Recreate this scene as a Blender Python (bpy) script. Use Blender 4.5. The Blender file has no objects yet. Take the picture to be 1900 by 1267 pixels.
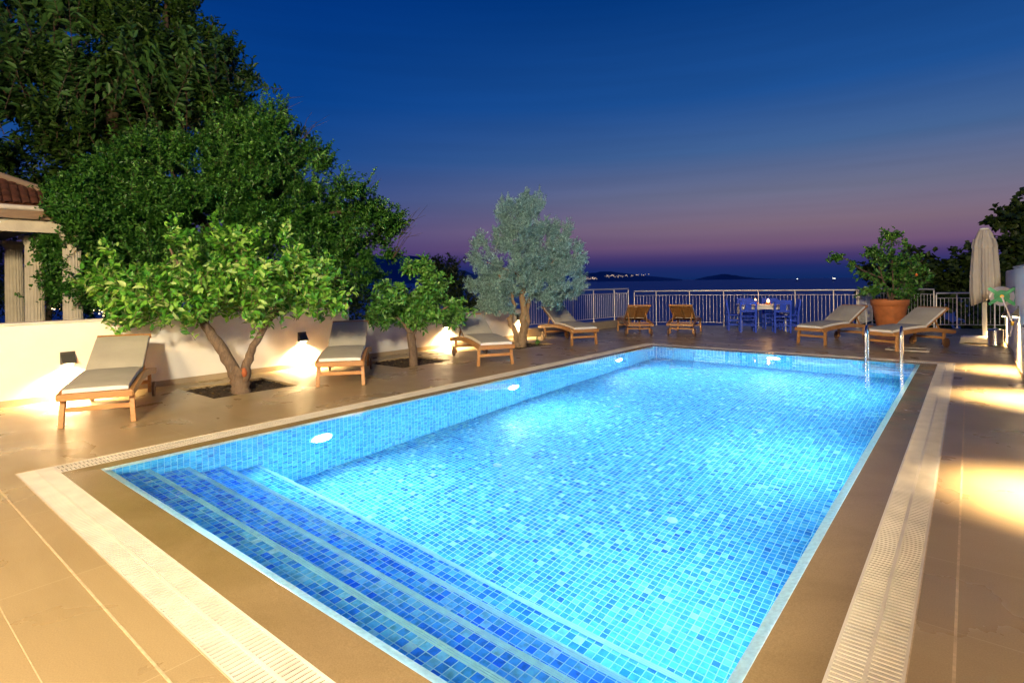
import bpy, math, random
import numpy as np
from mathutils import Vector, Matrix
R=math.radians
S=bpy.context.scene
COL=S.collection
# ---------------------------------------------------------------- camera
cd=bpy.data.cameras.new('camera'); cam=bpy.data.objects.new('camera',cd); COL.objects.link(cam); S.camera=cam
YAW,PITCH,ROLL=R(39.154),R(0.57),R(-0.677)
fw=Vector((-math.sin(YAW)*math.cos(PITCH),math.cos(YAW)*math.cos(PITCH),-math.sin(PITCH)))
rt0=Vector((math.cos(YAW),math.sin(YAW),0)); up0=rt0.cross(fw)
rt=rt0*math.cos(ROLL)+up0*math.sin(ROLL); up=up0*math.cos(ROLL)-rt0*math.sin(ROLL)
M=Matrix((rt,up,-fw)).transposed().to_4x4(); M.translation=Vector((0,0,1.5)); cam.matrix_world=M
cd.sensor_width=36; cd.lens=1042.6/1900*36; cd.shift_y=-(633.5-532.9)/1900
cd.clip_start=.05; cd.clip_end=60000
# ---------------------------------------------------------------- render
S.view_settings.view_transform='Standard'; S.view_settings.look='None'; S.view_settings.exposure=0; S.view_settings.gamma=1
cy=S.cycles
cy.max_bounces=8; cy.diffuse_bounces=3; cy.glossy_bounces=3; cy.transmission_bounces=6; cy.transparent_max_bounces=8
cy.sample_clamp_indirect=60; cy.caustics_refractive=True; cy.caustics_reflective=False; cy.blur_glossy=.5
cy.use_denoising=True
# ---------------------------------------------------------------- world: dusk sky, blue overhead, mauve band above the horizon
def lin(c): return tuple((v/255/12.92 if v/255<.04045 else ((v/255+.055)/1.055)**2.4) for v in c)+(1,)
W=bpy.data.worlds.new('World'); S.world=W; W.use_nodes=True
nt=W.node_tree; nt.nodes.clear()
def N(t,ty,**k):
    n=t.nodes.new(ty)
    for a,b in k.items():
        if a.startswith('i_'): n.inputs[a[2:].replace('_',' ')].default_value=b
        else: setattr(n,a,b)
    return n
def Lk(t,a,b): t.links.new(a,b)
def ramp(t,stops,fac=None,interp='LINEAR'):
    n=t.nodes.new('ShaderNodeValToRGB'); cr=n.color_ramp; cr.interpolation=interp
    while len(cr.elements)>1: cr.elements.remove(cr.elements[-1])
    cr.elements[0].position=stops[0][0]; cr.elements[0].color=stops[0][1]
    for p,c in stops[1:]:
        e=cr.elements.new(p); e.color=c
    if fac is not None: t.links.new(fac,n.inputs[0])
    return n
tc=N(nt,'ShaderNodeTexCoord'); sp=N(nt,'ShaderNodeSeparateXYZ'); Lk(nt,tc.outputs['Generated'],sp.inputs[0])
el=N(nt,'ShaderNodeMath',operation='ARCSINE'); Lk(nt,sp.outputs[2],el.inputs[0])
deg=N(nt,'ShaderNodeMath',operation='MULTIPLY'); Lk(nt,el.outputs[0],deg.inputs[0]); deg.inputs[1].default_value=180/math.pi/60
def stops(l): return [(max(0,e)/60,lin(c)) for e,c in l]
warm=ramp(nt,stops([(0,(16,42,98)),(1.1,(32,44,104)),(2.2,(74,58,108)),(3.2,(114,86,118)),(5,(127,106,124)),(8,(109,111,137)),(12,(68,99,146)),(17,(31,81,147)),(27,(2,54,120)),(50,(0,36,92))]),deg.outputs[0])
cool=ramp(nt,stops([(0,(12,36,92)),(1.1,(24,38,98)),(2.2,(46,46,106)),(3.2,(64,56,114)),(5,(72,68,124)),(8,(50,74,134)),(12,(24,72,140)),(17,(8,64,138)),(27,(0,50,124)),(50,(0,32,92))]),deg.outputs[0])
dt=N(nt,'ShaderNodeVectorMath',operation='DOT_PRODUCT'); Lk(nt,tc.outputs['Generated'],dt.inputs[0]); dt.inputs[1].default_value=(.05,1,0)
mr=N(nt,'ShaderNodeMapRange'); mr.inputs[1].default_value=.45; mr.inputs[2].default_value=.98; Lk(nt,dt.outputs['Value'],mr.inputs[0])
mx=N(nt,'ShaderNodeMix',data_type='RGBA'); Lk(nt,mr.outputs[0],mx.inputs[0]); Lk(nt,cool.outputs[0],mx.inputs[6]); Lk(nt,warm.outputs[0],mx.inputs[7])
# thin cloud streaks just above the band
mp=N(nt,'ShaderNodeMapping'); mp.inputs['Scale'].default_value=(1.5,1.5,34); Lk(nt,tc.outputs['Generated'],mp.inputs[0])
nz=N(nt,'ShaderNodeTexNoise',i_Scale=1.6,i_Detail=3.0); Lk(nt,mp.outputs[0],nz.inputs[0])
nr=N(nt,'ShaderNodeMapRange'); nr.inputs[1].default_value=.35; nr.inputs[2].default_value=.7; nr.inputs[3].default_value=.98; nr.inputs[4].default_value=1.06; Lk(nt,nz.outputs[0],nr.inputs[0])
bg=N(nt,'ShaderNodeBackground'); Lk(nt,mx.outputs[2],bg.inputs[0]); Lk(nt,nr.outputs[0],bg.inputs[1])
wo=N(nt,'ShaderNodeOutputWorld'); Lk(nt,bg.outputs[0],wo.inputs[0])
# ---------------------------------------------------------------- lamps of the house behind the photographer
def lamp(name,kind,loc,energy,color,rad=.1,parent=None,**k):
    l=bpy.data.lights.new(name,kind); l.energy=energy; l.color=color
    if kind in('POINT','SPOT'): l.shadow_soft_size=rad
    for a,b in k.items(): setattr(l,a,b)
    o=bpy.data.objects.new(name,l); COL.objects.link(o); o.location=loc; o['kind']='helper'
    if parent: o.parent=parent
    return o
WARM=(1,.62,.26)
lamp('terrace_light','POINT',(-4.0,-3.2,4.2),860,(1,.55,.07),.4)
lamp('terrace_light','POINT',(-.1,-4.8,4.0),3500,(1,.76,.42),.45)
lamp('terrace_light','POINT',(2.8,-4.5,5.0),8800,(1,.84,.56),.5)
# ================================================================ helpers
class MB:
    def __init__(s): s.v=[]; s.f=[]; s.m=[]; s.smooth=[]
    def add(s,vs,fs,m=0,sm=False):
        b=len(s.v); s.v+= [tuple(v) for v in vs]; s.f+=[tuple(b+i for i in f) for f in fs]; s.m+=[m]*len(fs); s.smooth+=[sm]*len(fs)
    def box(s,c,d,rot=None,m=0):
        hx,hy,hz=d[0]/2,d[1]/2,d[2]/2; c=Vector(c)
        vs=[Vector((x,y,z)) for z in(-hz,hz) for y in(-hy,hy) for x in(-hx,hx)]
        if rot is not None: vs=[rot@v for v in vs]
        s.add([v+c for v in vs],[(0,2,3,1),(4,5,7,6),(0,1,5,4),(2,6,7,3),(0,4,6,2),(1,3,7,5)],m)
    def b2(s,a,b,m=0): s.box([(a[i]+b[i])/2 for i in range(3)],[b[i]-a[i] for i in range(3)],None,m)
    def beam(s,p,q,w,h,upv=(0,0,1),m=0):
        p=Vector(p);q=Vector(q);d=(q-p); L=d.length; d.normalize(); x=d.cross(Vector(upv)); x.normalize(); u=x.cross(d)
        s.box((p+q)/2,(w,L,h),Matrix((x,d,u)).transposed(),m)
    def tube(s,pts,rad,n=8,m=0,caps=True,rough=0,rnd=None,sm=True):
        pts=[Vector(p) for p in pts]
        if not hasattr(rad,'__len__'): rad=[rad]*len(pts)
        vs=[];ref=None
        for i,p in enumerate(pts):
            d=(pts[min(i+1,len(pts)-1)]-pts[max(i-1,0)]).normalized()
            if ref is None: ref=d.orthogonal().normalized()
            ref=(ref-d*ref.dot(d)); ref=ref.normalized() if ref.length>1e-6 else d.orthogonal().normalized()
            b=d.cross(ref)
            for k in range(n):
                a=2*math.pi*k/n; r=rad[i]*(1+(rnd.uniform(-rough,rough) if rough else 0))
                vs.append(p+ref*math.cos(a)*r+b*math.sin(a)*r)
        fs=[(i*n+k,i*n+(k+1)%n,(i+1)*n+(k+1)%n,(i+1)*n+k) for i in range(len(pts)-1) for k in range(n)]
        s.add(vs,fs,m,sm)
        if caps: s.add(vs[:n],[tuple(range(n))[::-1]],m); s.add(vs[-n:],[tuple(range(n))],m)
    def lathe(s,prof,n=32,c=(0,0,0),m=0,fn=None,cap=True,sm=True):
        vs=[]
        for r,z in prof:
            for k in range(n):
                a=2*math.pi*k/n; rr=r*(fn(a,z) if fn else 1); vs.append((c[0]+rr*math.cos(a),c[1]+rr*math.sin(a),c[2]+z))
        fs=[(i*n+k,i*n+(k+1)%n,(i+1)*n+(k+1)%n,(i+1)*n+k) for i in range(len(prof)-1) for k in range(n)]
        s.add(vs,fs,m,sm)
        if cap: s.add(vs[:n],[tuple(range(n))[::-1]],m); s.add(vs[-n:],[tuple(range(n))],m)
    def prism(s,poly,z0,z1,m=0):
        n=len(poly); s.add([(x,y,z0) for x,y in poly]+[(x,y,z1) for x,y in poly],[tuple(range(n))[::-1],tuple(range(n,2*n))]+[(i,(i+1)%n,n+(i+1)%n,n+i) for i in range(n)],m)
    def build(s,name,mats,parent=None,bevel=0,seg=2,**props):
        me=bpy.data.meshes.new(name); me.from_pydata(s.v,[],s.f)
        if not isinstance(mats,(list,tuple)): mats=[mats]
        for x in mats: me.materials.append(x)
        me.polygons.foreach_set('material_index',s.m); me.polygons.foreach_set('use_smooth',s.smooth); me.update()
        o=bpy.data.objects.new(name,me); COL.objects.link(o)
        if parent: o.parent=parent
        if bevel:
            b=o.modifiers.new('bevel','BEVEL'); b.width=bevel; b.segments=seg; b.limit_method='ANGLE'; b.angle_limit=R(40)
        for k,v in props.items(): o[k]=v
        return o
def thing(name,label,cat,loc=(0,0,0),rz=0,group=None):
    o=bpy.data.objects.new(name,None); COL.objects.link(o); o.location=loc; o.rotation_euler=(0,0,rz); o.empty_display_size=.1
    o['label']=label; o['category']=cat
    if group: o['group']=group
    return o
def kids(o): return [c for c in COL.objects if c.parent==o]
def dup(o,loc=None,rz=None,label=None,parent=None):
    c=o.copy(); COL.objects.link(c)
    if parent: c.parent=parent
    if loc is not None: c.location=loc
    if rz is not None: c.rotation_euler=(0,0,rz)
    if label: c['label']=label
    for k in kids(o): dup(k,parent=c)
    return c
# ---------------------------------------------------------------- materials
def mat(name,color=(.5,.5,.5),rough=.5,metal=0,noise=None,bump=None,emit=None,spec=None):
    """noise=(scale,amount[,detail]) varies the value; bump=(scale,strength,distance)"""
    m=bpy.data.materials.new(name); m.use_nodes=True; t=m.node_tree; b=t.nodes['Principled BSDF']
    b.inputs['Base Color'].default_value=(*color,1); b.inputs['Roughness'].default_value=rough; b.inputs['Metallic'].default_value=metal
    if spec is not None: b.inputs['Specular IOR Level'].default_value=spec
    co=N(t,'ShaderNodeTexCoord')
    if noise:
        n=N(t,'ShaderNodeTexNoise'); n.inputs['Scale'].default_value=noise[0]; n.inputs['Detail'].default_value=6
        sc=N(t,'ShaderNodeMapping'); Lk(t,co.outputs['Object'],sc.inputs[0]); Lk(t,sc.outputs[0],n.inputs[0])
        if len(noise)>2: sc.inputs['Scale'].default_value=noise[2]
        a=noise[1]; r=ramp(t,[(.3,(*[max(0,c*(1-a)) for c in color],1)),(.7,(*[min(1,c*(1+a)) for c in color],1))],n.outputs[0])
        Lk(t,r.outputs[0],b.inputs['Base Color'])
    if bump:
        n=N(t,'ShaderNodeTexNoise'); n.inputs['Scale'].default_value=bump[0]; n.inputs['Detail'].default_value=5; Lk(t,co.outputs['Object'],n.inputs[0])
        bu=N(t,'ShaderNodeBump'); bu.inputs['Strength'].default_value=bump[1]; bu.inputs['Distance'].default_value=bump[2]; Lk(t,n.outputs[0],bu.inputs['Height']); Lk(t,bu.outputs[0],b.inputs['Normal'])
    if emit:
        b.inputs['Emission Color'].default_value=(*emit[0],1); b.inputs['Emission Strength'].default_value=emit[1]
    return m
def stone_mat(name,c0,c1,rough0,rough1,tile=None,streak=(1,1,1),off=(0,0,0),line=(.5,.42,.32),lw=.004,scale=1.2):
    """sandstone paving: soft clouds, fine grain, streaks, hairline veins, pale grout lines"""
    m=bpy.data.materials.new(name); m.use_nodes=True; t=m.node_tree; b=t.nodes['Principled BSDF']
    co=N(t,'ShaderNodeTexCoord')
    mpp=N(t,'ShaderNodeMapping'); mpp.inputs['Scale'].default_value=streak; Lk(t,co.outputs['Object'],mpp.inputs[0])
    n1=N(t,'ShaderNodeTexNoise',i_Scale=scale,i_Detail=8.0,i_Roughness=.62,i_Distortion=.6); Lk(t,mpp.outputs[0],n1.inputs[0])
    n2=N(t,'ShaderNodeTexNoise',i_Scale=160.0,i_Detail=3.0); Lk(t,co.outputs['Object'],n2.inputs[0])
    r1=ramp(t,[(.3,(*c0,1)),(.7,(*c1,1))],n1.outputs[0])
    g=N(t,'ShaderNodeMapRange'); g.inputs[1].default_value=.3; g.inputs[2].default_value=.7; g.inputs[3].default_value=.86; g.inputs[4].default_value=1.12; Lk(t,n2.outputs[0],g.inputs[0])
    mul=N(t,'ShaderNodeMix',data_type='RGBA',blend_type='MULTIPLY'); mul.inputs[0].default_value=1; Lk(t,r1.outputs[0],mul.inputs[6]); Lk(t,g.outputs[0],mul.inputs[7])
    # veins
    n3=N(t,'ShaderNodeTexNoise',i_Scale=2.3,i_Detail=9.0,i_Roughness=.7,i_Distortion=1.4); Lk(t,mpp.outputs[0],n3.inputs[0])
    v=ramp(t,[(.4975,(1,1,1,1)),(.5,(.72,.64,.55,1)),(.5025,(1,1,1,1))],n3.outputs[0])
    n4=N(t,'ShaderNodeTexNoise',i_Scale=.9); Lk(t,co.outputs['Object'],n4.inputs[0])
    vm=ramp(t,[(.52,(0,0,0,1)),(.68,(1,1,1,1))],n4.outputs[0])
    mul2=N(t,'ShaderNodeMix',data_type='RGBA',blend_type='MULTIPLY'); Lk(t,vm.outputs[0],mul2.inputs[0]); Lk(t,mul.outputs[2],mul2.inputs[6]); Lk(t,v.outputs[0],mul2.inputs[7])
    col=mul2.outputs[2]
    hgt=n2.outputs[0]
    if tile:
        sx=N(t,'ShaderNodeSeparateXYZ'); Lk(t,co.outputs['Object'],sx.inputs[0])
        masks=[];cells=[]
        for i,(sz) in enumerate(tile):
            if not sz: continue
            a=N(t,'ShaderNodeMath',operation='SUBTRACT'); Lk(t,sx.outputs[i],a.inputs[0]); a.inputs[1].default_value=off[i]
            d=N(t,'ShaderNodeMath',operation='DIVIDE'); Lk(t,a.outputs[0],d.inputs[0]); d.inputs[1].default_value=sz
            p=N(t,'ShaderNodeMath',operation='PINGPONG'); Lk(t,d.outputs[0],p.inputs[0]); p.inputs[1].default_value=.5
            # distance to the nearest whole number
            c=N(t,'ShaderNodeMath',operation='LESS_THAN'); Lk(t,p.outputs[0],c.inputs[0]); c.inputs[1].default_value=lw/sz
            masks.append(c.outputs[0])
            fl=N(t,'ShaderNodeMath',operation='FLOOR'); Lk(t,d.outputs[0],fl.inputs[0]); cells.append(fl.outputs[0])
        mk=masks[0]
        if len(masks)>1:
            mm=N(t,'ShaderNodeMath',operation='MAXIMUM'); Lk(t,masks[0],mm.inputs[0]); Lk(t,masks[1],mm.inputs[1]); mk=mm.outputs[0]
            cb=N(t,'ShaderNodeCombineXYZ'); Lk(t,cells[0],cb.inputs[0]); Lk(t,cells[1],cb.inputs[1])
            wn=N(t,'ShaderNodeTexWhiteNoise'); Lk(t,cb.outputs[0],wn.inputs[0])
            rr=N(t,'ShaderNodeMapRange'); rr.inputs[3].default_value=.93; rr.inputs[4].default_value=1.05; Lk(t,wn.outputs[0],rr.inputs[0])
            m5=N(t,'ShaderNodeMix',data_type='RGBA',blend_type='MULTIPLY'); m5.inputs[0].default_value=1; Lk(t,col,m5.inputs[6]); Lk(t,rr.outputs[0],m5.inputs[7]); col=m5.outputs[2]
        m4=N(t,'ShaderNodeMix',data_type='RGBA'); Lk(t,mk,m4.inputs[0]); Lk(t,col,m4.inputs[6]); m4.inputs[7].default_value=(*line,1); col=m4.outputs[2]
    Lk(t,col,b.inputs['Base Color'])
    n5=N(t,'ShaderNodeTexNoise',i_Scale=1.7,i_Detail=5.0,i_Distortion=.4); Lk(t,co.outputs['Object'],n5.inputs[0])
    ro=N(t,'ShaderNodeMapRange'); ro.inputs[1].default_value=.28; ro.inputs[2].default_value=.72; ro.inputs[3].default_value=rough0; ro.inputs[4].default_value=rough1; Lk(t,n5.outputs[0],ro.inputs[0]); Lk(t,ro.outputs[0],b.inputs['Roughness'])
    bu=N(t,'ShaderNodeBump'); bu.inputs['Strength'].default_value=.25; bu.inputs['Distance'].default_value=.002
    ad=N(t,'ShaderNodeMath',operation='ADD'); Lk(t,n1.outputs[0],ad.inputs[0]); Lk(t,n2.outputs[0],ad.inputs[1]); Lk(t,ad.outputs[0],bu.inputs['Height']); Lk(t,bu.outputs[0],b.inputs['Normal'])
    return m
def mosaic_mat(name,ax,pal,grout=(.45,.70,.76),pitch=.0525,grain=None):
    """glass mosaic laid on the plane of axes ax"""
    m=bpy.data.materials.new(name); m.use_nodes=True; t=m.node_tree; b=t.nodes['Principled BSDF']
    co=N(t,'ShaderNodeTexCoord'); sx=N(t,'ShaderNodeSeparateXYZ'); Lk(t,co.outputs['Object'],sx.inputs[0])
    ms=[];cl=[]
    for a_ in ax:
        d=N(t,'ShaderNodeMath',operation='DIVIDE'); Lk(t,sx.outputs[a_],d.inputs[0]); d.inputs[1].default_value=pitch
        p=N(t,'ShaderNodeMath',operation='PINGPONG'); Lk(t,d.outputs[0],p.inputs[0]); p.inputs[1].default_value=.5
        ss=N(t,'ShaderNodeMapRange'); ss.inputs[1].default_value=.035; ss.inputs[2].default_value=.055; ss.inputs[3].default_value=1; ss.inputs[4].default_value=0; Lk(t,p.outputs[0],ss.inputs[0])
        ms.append(ss.outputs[0]); fl=N(t,'ShaderNodeMath',operation='FLOOR'); Lk(t,d.outputs[0],fl.inputs[0]); cl.append(fl.outputs[0])
    mk=N(t,'ShaderNodeMath',operation='MAXIMUM'); Lk(t,ms[0],mk.inputs[0]); Lk(t,ms[1],mk.inputs[1])
    cb=N(t,'ShaderNodeCombineXYZ'); Lk(t,cl[0],cb.inputs[0]); Lk(t,cl[1],cb.inputs[1])
    wn=N(t,'ShaderNodeTexWhiteNoise'); Lk(t,cb.outputs[0],wn.inputs[0])
    pr=ramp(t,[(p,(*c,1)) for p,c in pal],wn.outputs[0])
    # streaks inside each tile, shifted from tile to tile
    va=N(t,'ShaderNodeVectorMath',operation='ADD'); Lk(t,co.outputs['Object'],va.inputs[0])
    vs=N(t,'ShaderNodeVectorMath',operation='SCALE'); Lk(t,wn.outputs['Color'],vs.inputs[0]); vs.inputs['Scale'].default_value=40; Lk(t,vs.outputs[0],va.inputs[1])
    mpg=N(t,'ShaderNodeMapping'); mpg.inputs['Scale'].default_value=grain or (1,1,1); Lk(t,va.outputs[0],mpg.inputs[0])
    nn=N(t,'ShaderNodeTexNoise',i_Scale=20.0,i_Detail=4.0,i_Roughness=.6); Lk(t,mpg.outputs[0],nn.inputs[0])
    gr=N(t,'ShaderNodeMapRange'); gr.inputs[1].default_value=.3; gr.inputs[2].default_value=.7; gr.inputs[3].default_value=.7; gr.inputs[4].default_value=1.35; Lk(t,nn.outputs[0],gr.inputs[0])
    mu=N(t,'ShaderNodeMix',data_type='RGBA',blend_type='MULTIPLY'); mu.inputs[0].default_value=1; Lk(t,pr.outputs[0],mu.inputs[6]); Lk(t,gr.outputs[0],mu.inputs[7])
    m4=N(t,'ShaderNodeMix',data_type='RGBA'); Lk(t,mk.outputs[0],m4.inputs[0]); Lk(t,mu.outputs[2],m4.inputs[6]); m4.inputs[7].default_value=(*grout,1)
    Lk(t,m4.outputs[2],b.inputs['Base Color']); b.inputs['Roughness'].default_value=.35; b.inputs['Specular IOR Level'].default_value=.1
    return m
def leaf_mat(name,cols,rough=.4,trans=.35):
    m=bpy.data.materials.new(name); m.use_nodes=True; t=m.node_tree; b=t.nodes['Principled BSDF']; out=t.nodes['Material Output']
    g=N(t,'ShaderNodeNewGeometry')
    r=ramp(t,[(i/(len(cols)-1),(*c,1)) for i,c in enumerate(cols)],g.outputs['Random Per Island'])
    Lk(t,r.outputs[0],b.inputs['Base Color']); b.inputs['Roughness'].default_value=rough
    tr=N(t,'ShaderNodeBsdfTranslucent'); Lk(t,r.outputs[0],tr.inputs[0])
    mxs=N(t,'ShaderNodeMixShader'); mxs.inputs[0].default_value=trans; Lk(t,b.outputs[0],mxs.inputs[1]); Lk(t,tr.outputs[0],mxs.inputs[2]); Lk(t,mxs.outputs[0],out.inputs[0])
    return m
def bark_mat(name,c0,c1,sc=9):
    m=bpy.data.materials.new(name); m.use_nodes=True; t=m.node_tree; b=t.nodes['Principled BSDF']
    co=N(t,'ShaderNodeTexCoord'); mpp=N(t,'ShaderNodeMapping'); mpp.inputs['Scale'].default_value=(3,3,.7); Lk(t,co.outputs['Object'],mpp.inputs[0])
    n=N(t,'ShaderNodeTexNoise',i_Scale=sc,i_Detail=8.0,i_Roughness=.7,i_Distortion=.8); Lk(t,mpp.outputs[0],n.inputs[0])
    r=ramp(t,[(.32,(*c0,1)),(.68,(*c1,1))],n.outputs[0]); Lk(t,r.outputs[0],b.inputs['Base Color']); b.inputs['Roughness'].default_value=.85
    bu=N(t,'ShaderNodeBump'); bu.inputs['Strength'].default_value=.7; bu.inputs['Distance'].default_value=.015; Lk(t,n.outputs[0],bu.inputs['Height']); Lk(t,bu.outputs[0],b.inputs['Normal'])
    return m
def wood_mat(name,c0,c1,axis=1,rough=.45):
    m=bpy.data.materials.new(name); m.use_nodes=True; t=m.node_tree; b=t.nodes['Principled BSDF']
    co=N(t,'ShaderNodeTexCoord'); mpp=N(t,'ShaderNodeMapping'); sc=[14,14,14]; sc[axis]=1.5; mpp.inputs['Scale'].default_value=sc; Lk(t,co.outputs['Object'],mpp.inputs[0])
    n=N(t,'ShaderNodeTexNoise',i_Scale=2.2,i_Detail=7.0,i_Roughness=.65,i_Distortion=.5); Lk(t,mpp.outputs[0],n.inputs[0])
    r=ramp(t,[(.3,(*c0,1)),(.7,(*c1,1))],n.outputs[0]); Lk(t,r.outputs[0],b.inputs['Base Color']); b.inputs['Roughness'].default_value=rough
    bu=N(t,'ShaderNodeBump'); bu.inputs['Strength'].default_value=.2; bu.inputs['Distance'].default_value=.002; Lk(t,n.outputs[0],bu.inputs['Height']); Lk(t,bu.outputs[0],b.inputs['Normal'])
    return m
DECK0,DECK1=(.315,.228,.118),(.365,.272,.15)
m_deck=stone_mat('deck_stone',DECK0,DECK1,.22,.42,tile=(1.19,.73,0),streak=(.45,1.9,1),off=(-.05,.81,0),line=(.42,.33,.2),lw=.0026)
m_coping=stone_mat('coping_stone',(.22,.155,.07),(.28,.20,.10),.07,.30,scale=1.5)
m_band=stone_mat('band_stone',(.25,.19,.12),(.34,.26,.18),.25,.45,tile=(0,0,0) and None)
m_line=mat('pale_grout',(.52,.40,.26),.6,noise=(30,.2))
m_grate=mat('grate_plastic',(.60,.56,.50),.4,noise=(6,.12))
m_spine=mat('grate_spine',(.66,.61,.54),.4,noise=(6,.08))
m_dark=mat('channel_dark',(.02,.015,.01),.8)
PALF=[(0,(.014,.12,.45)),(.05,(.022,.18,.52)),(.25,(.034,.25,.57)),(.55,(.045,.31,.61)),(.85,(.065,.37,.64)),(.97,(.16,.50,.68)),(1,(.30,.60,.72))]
PALW=[(0,(.02,.17,.50)),(.08,(.035,.27,.60)),(.3,(.055,.38,.68)),(.7,(.08,.46,.73)),(1,(.16,.58,.78))]  # lighter copy of the mosaic, lamp light on the walls put into the colour
PALS=[(0,(.012,.17,.95)),(.2,(.025,.25,.95)),(.5,(.05,.38,.96)),(.8,(.11,.52,.96)),(.97,(.15,.54,.92)),(1,(.34,.7,.94))]  # brighter blue copy of the mosaic, standing in for light on the steps
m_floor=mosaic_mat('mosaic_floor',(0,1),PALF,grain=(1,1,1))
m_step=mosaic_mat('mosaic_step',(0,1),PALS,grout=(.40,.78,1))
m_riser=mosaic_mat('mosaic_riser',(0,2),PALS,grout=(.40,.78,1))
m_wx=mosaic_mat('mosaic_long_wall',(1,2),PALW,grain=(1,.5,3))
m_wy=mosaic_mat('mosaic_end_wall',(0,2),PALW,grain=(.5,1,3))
m_nose=mat('nosing',(.34,.78,1),.5,noise=(20,.1))
m_lip=mat('lip',(.62,.78,.76),.5,noise=(40,.15))
m_wall=mat('white_render',(.78,.74,.69),.8,noise=(1.6,.07),bump=(60,.25,.003))
m_skirt=stone_mat('skirting_stone',(.33,.25,.16),(.42,.33,.22),.4,.6)
m_cap=mat('wall_cap',(.62,.56,.5),.6,noise=(4,.12))
m_steel=mat('stainless',(.62,.6,.58),.25,1)
m_rail=mat('rail_steel',(.80,.76,.70),.42,.55)
m_teak=wood_mat('teak',(.30,.13,.04),(.50,.25,.085))
m_teakx=wood_mat('teak_cross',(.30,.13,.04),(.50,.25,.085),0)
m_cush=mat('cushion_cloth',(.40,.37,.30),.9,noise=(3,.08),bump=(9,.5,.012))
m_cushw=mat('cushion_edge',(.72,.69,.66),.85,noise=(5,.05))
m_wheel=wood_mat('wheel_wood',(.12,.06,.03),(.2,.1,.05))
m_soil=mat('soil',(.045,.026,.014),.95,noise=(18,.7),bump=(25,1,.03))
m_black=mat('lamp_black',(.05,.048,.045),.45)
m_bark1=bark_mat('bark_citrus',(.085,.055,.04),(.20,.135,.09))
m_bark2=bark_mat('bark_olive',(.16,.10,.055),(.36,.25,.15),6)
m_bark3=bark_mat('bark_dark',(.06,.04,.025),(.12,.08,.05))
m_lemon=leaf_mat('leaf_lemon',[(.035,.17,.02),(.08,.29,.03),(.15,.42,.045),(.28,.54,.08),(.48,.64,.24)],.35,.35)
m_orange=leaf_mat('leaf_orange',[(.04,.16,.025),(.08,.26,.04),(.14,.36,.06),(.26,.48,.12)],.33,.3)
m_olive=leaf_mat('leaf_olive',[(.10,.22,.20),(.18,.35,.34),(.30,.50,.50),(.44,.64,.65)],.5,.15)  # silvery leaf colour also carries the teal tint of the pool light
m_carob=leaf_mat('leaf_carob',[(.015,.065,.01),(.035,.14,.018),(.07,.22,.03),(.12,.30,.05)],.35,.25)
m_ash=leaf_mat('leaf_ash',[(.02,.06,.01),(.045,.115,.018),(.09,.18,.03)],.45,.3)
m_ash_lit=leaf_mat('leaf_ash_lit',[(.04,.12,.03),(.08,.2,.05),(.13,.28,.08)],.4,.3)  # brighter copy of the ash leaf: front sprays coloured as if lit
m_carob_lit=leaf_mat('leaf_carob_lit',[(.07,.24,.04),(.13,.34,.06),(.22,.46,.10)],.35,.3)  # carob leaf again, lit look put into the colour of the outer sprays
m_fig=leaf_mat('leaf_fig',[(.02,.045,.008),(.045,.085,.015),(.10,.15,.03)],.5,.2)
m_hedge=leaf_mat('leaf_hedge',[(.01,.025,.006),(.02,.045,.01),(.035,.07,.015)],.5,.2)
m_terra=mat('terracotta',(.58,.19,.06),.7,noise=(5,.2),bump=(40,.2,.003))
m_blue=mat('blue_paint',(.006,.055,.58),.6,noise=(12,.2))
m_white=mat('white_paint',(.75,.73,.70),.5,noise=(8,.04))
m_col=mat('column_stone',(.60,.54,.44),.8,noise=(4,.12),bump=(30,.3,.01))
m_roof=mat('roof_tile',(.15,.05,.02),.8,noise=(9,.45),bump=(20,.4,.02))
m_ridge=mat('ridge_mortar',(.28,.2,.14),.8)
m_eave=wood_mat('eave_wood',(.16,.085,.04),(.26,.15,.07))
m_canvas=mat('umbrella_cloth',(.42,.38,.34),.9,noise=(5,.08),bump=(200,.2,.001))
m_green=mat('reel_green',(.01,.30,.12),.4)
m_grey=mat('reel_grey',(.36,.34,.42),.5)
m_hose=mat('hose',(.62,.62,.66),.4)
m_yellow=mat('yellow_plastic',(.75,.5,.03),.4)
m_glow=mat('warm_lens',(1,.8,.5),.5,emit=((1,.78,.42),30))
m_flame=mat('candle_flame',(1,.6,.2),.5,emit=((1,.5,.14),16))
m_inlet=mat('inlet_plastic',(.34,.52,.56),.5)
m_str=mat('string_bulb',(1,.8,.5),.5,emit=((1,.72,.35),7))
m_pool=mat('pool_lens',(1,1,1),.5,emit=((.7,.95,1),60))
m_town=mat('town_window_light',(1,.7,.4),.5,emit=((1,.74,.5),.8))
m_boat=mat('boat_light',(1,.9,.7),.5,emit=((1,.92,.75),14))
m_hill=mat('far_hill',(.10,.13,.26),1,noise=(.0008,.3))  # distance haze mixed into the hill colour as pale blue
m_ground=mat('dark_ground',(.03,.035,.018),.95,noise=(.6,.5),bump=(3,.8,.2))
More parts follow.
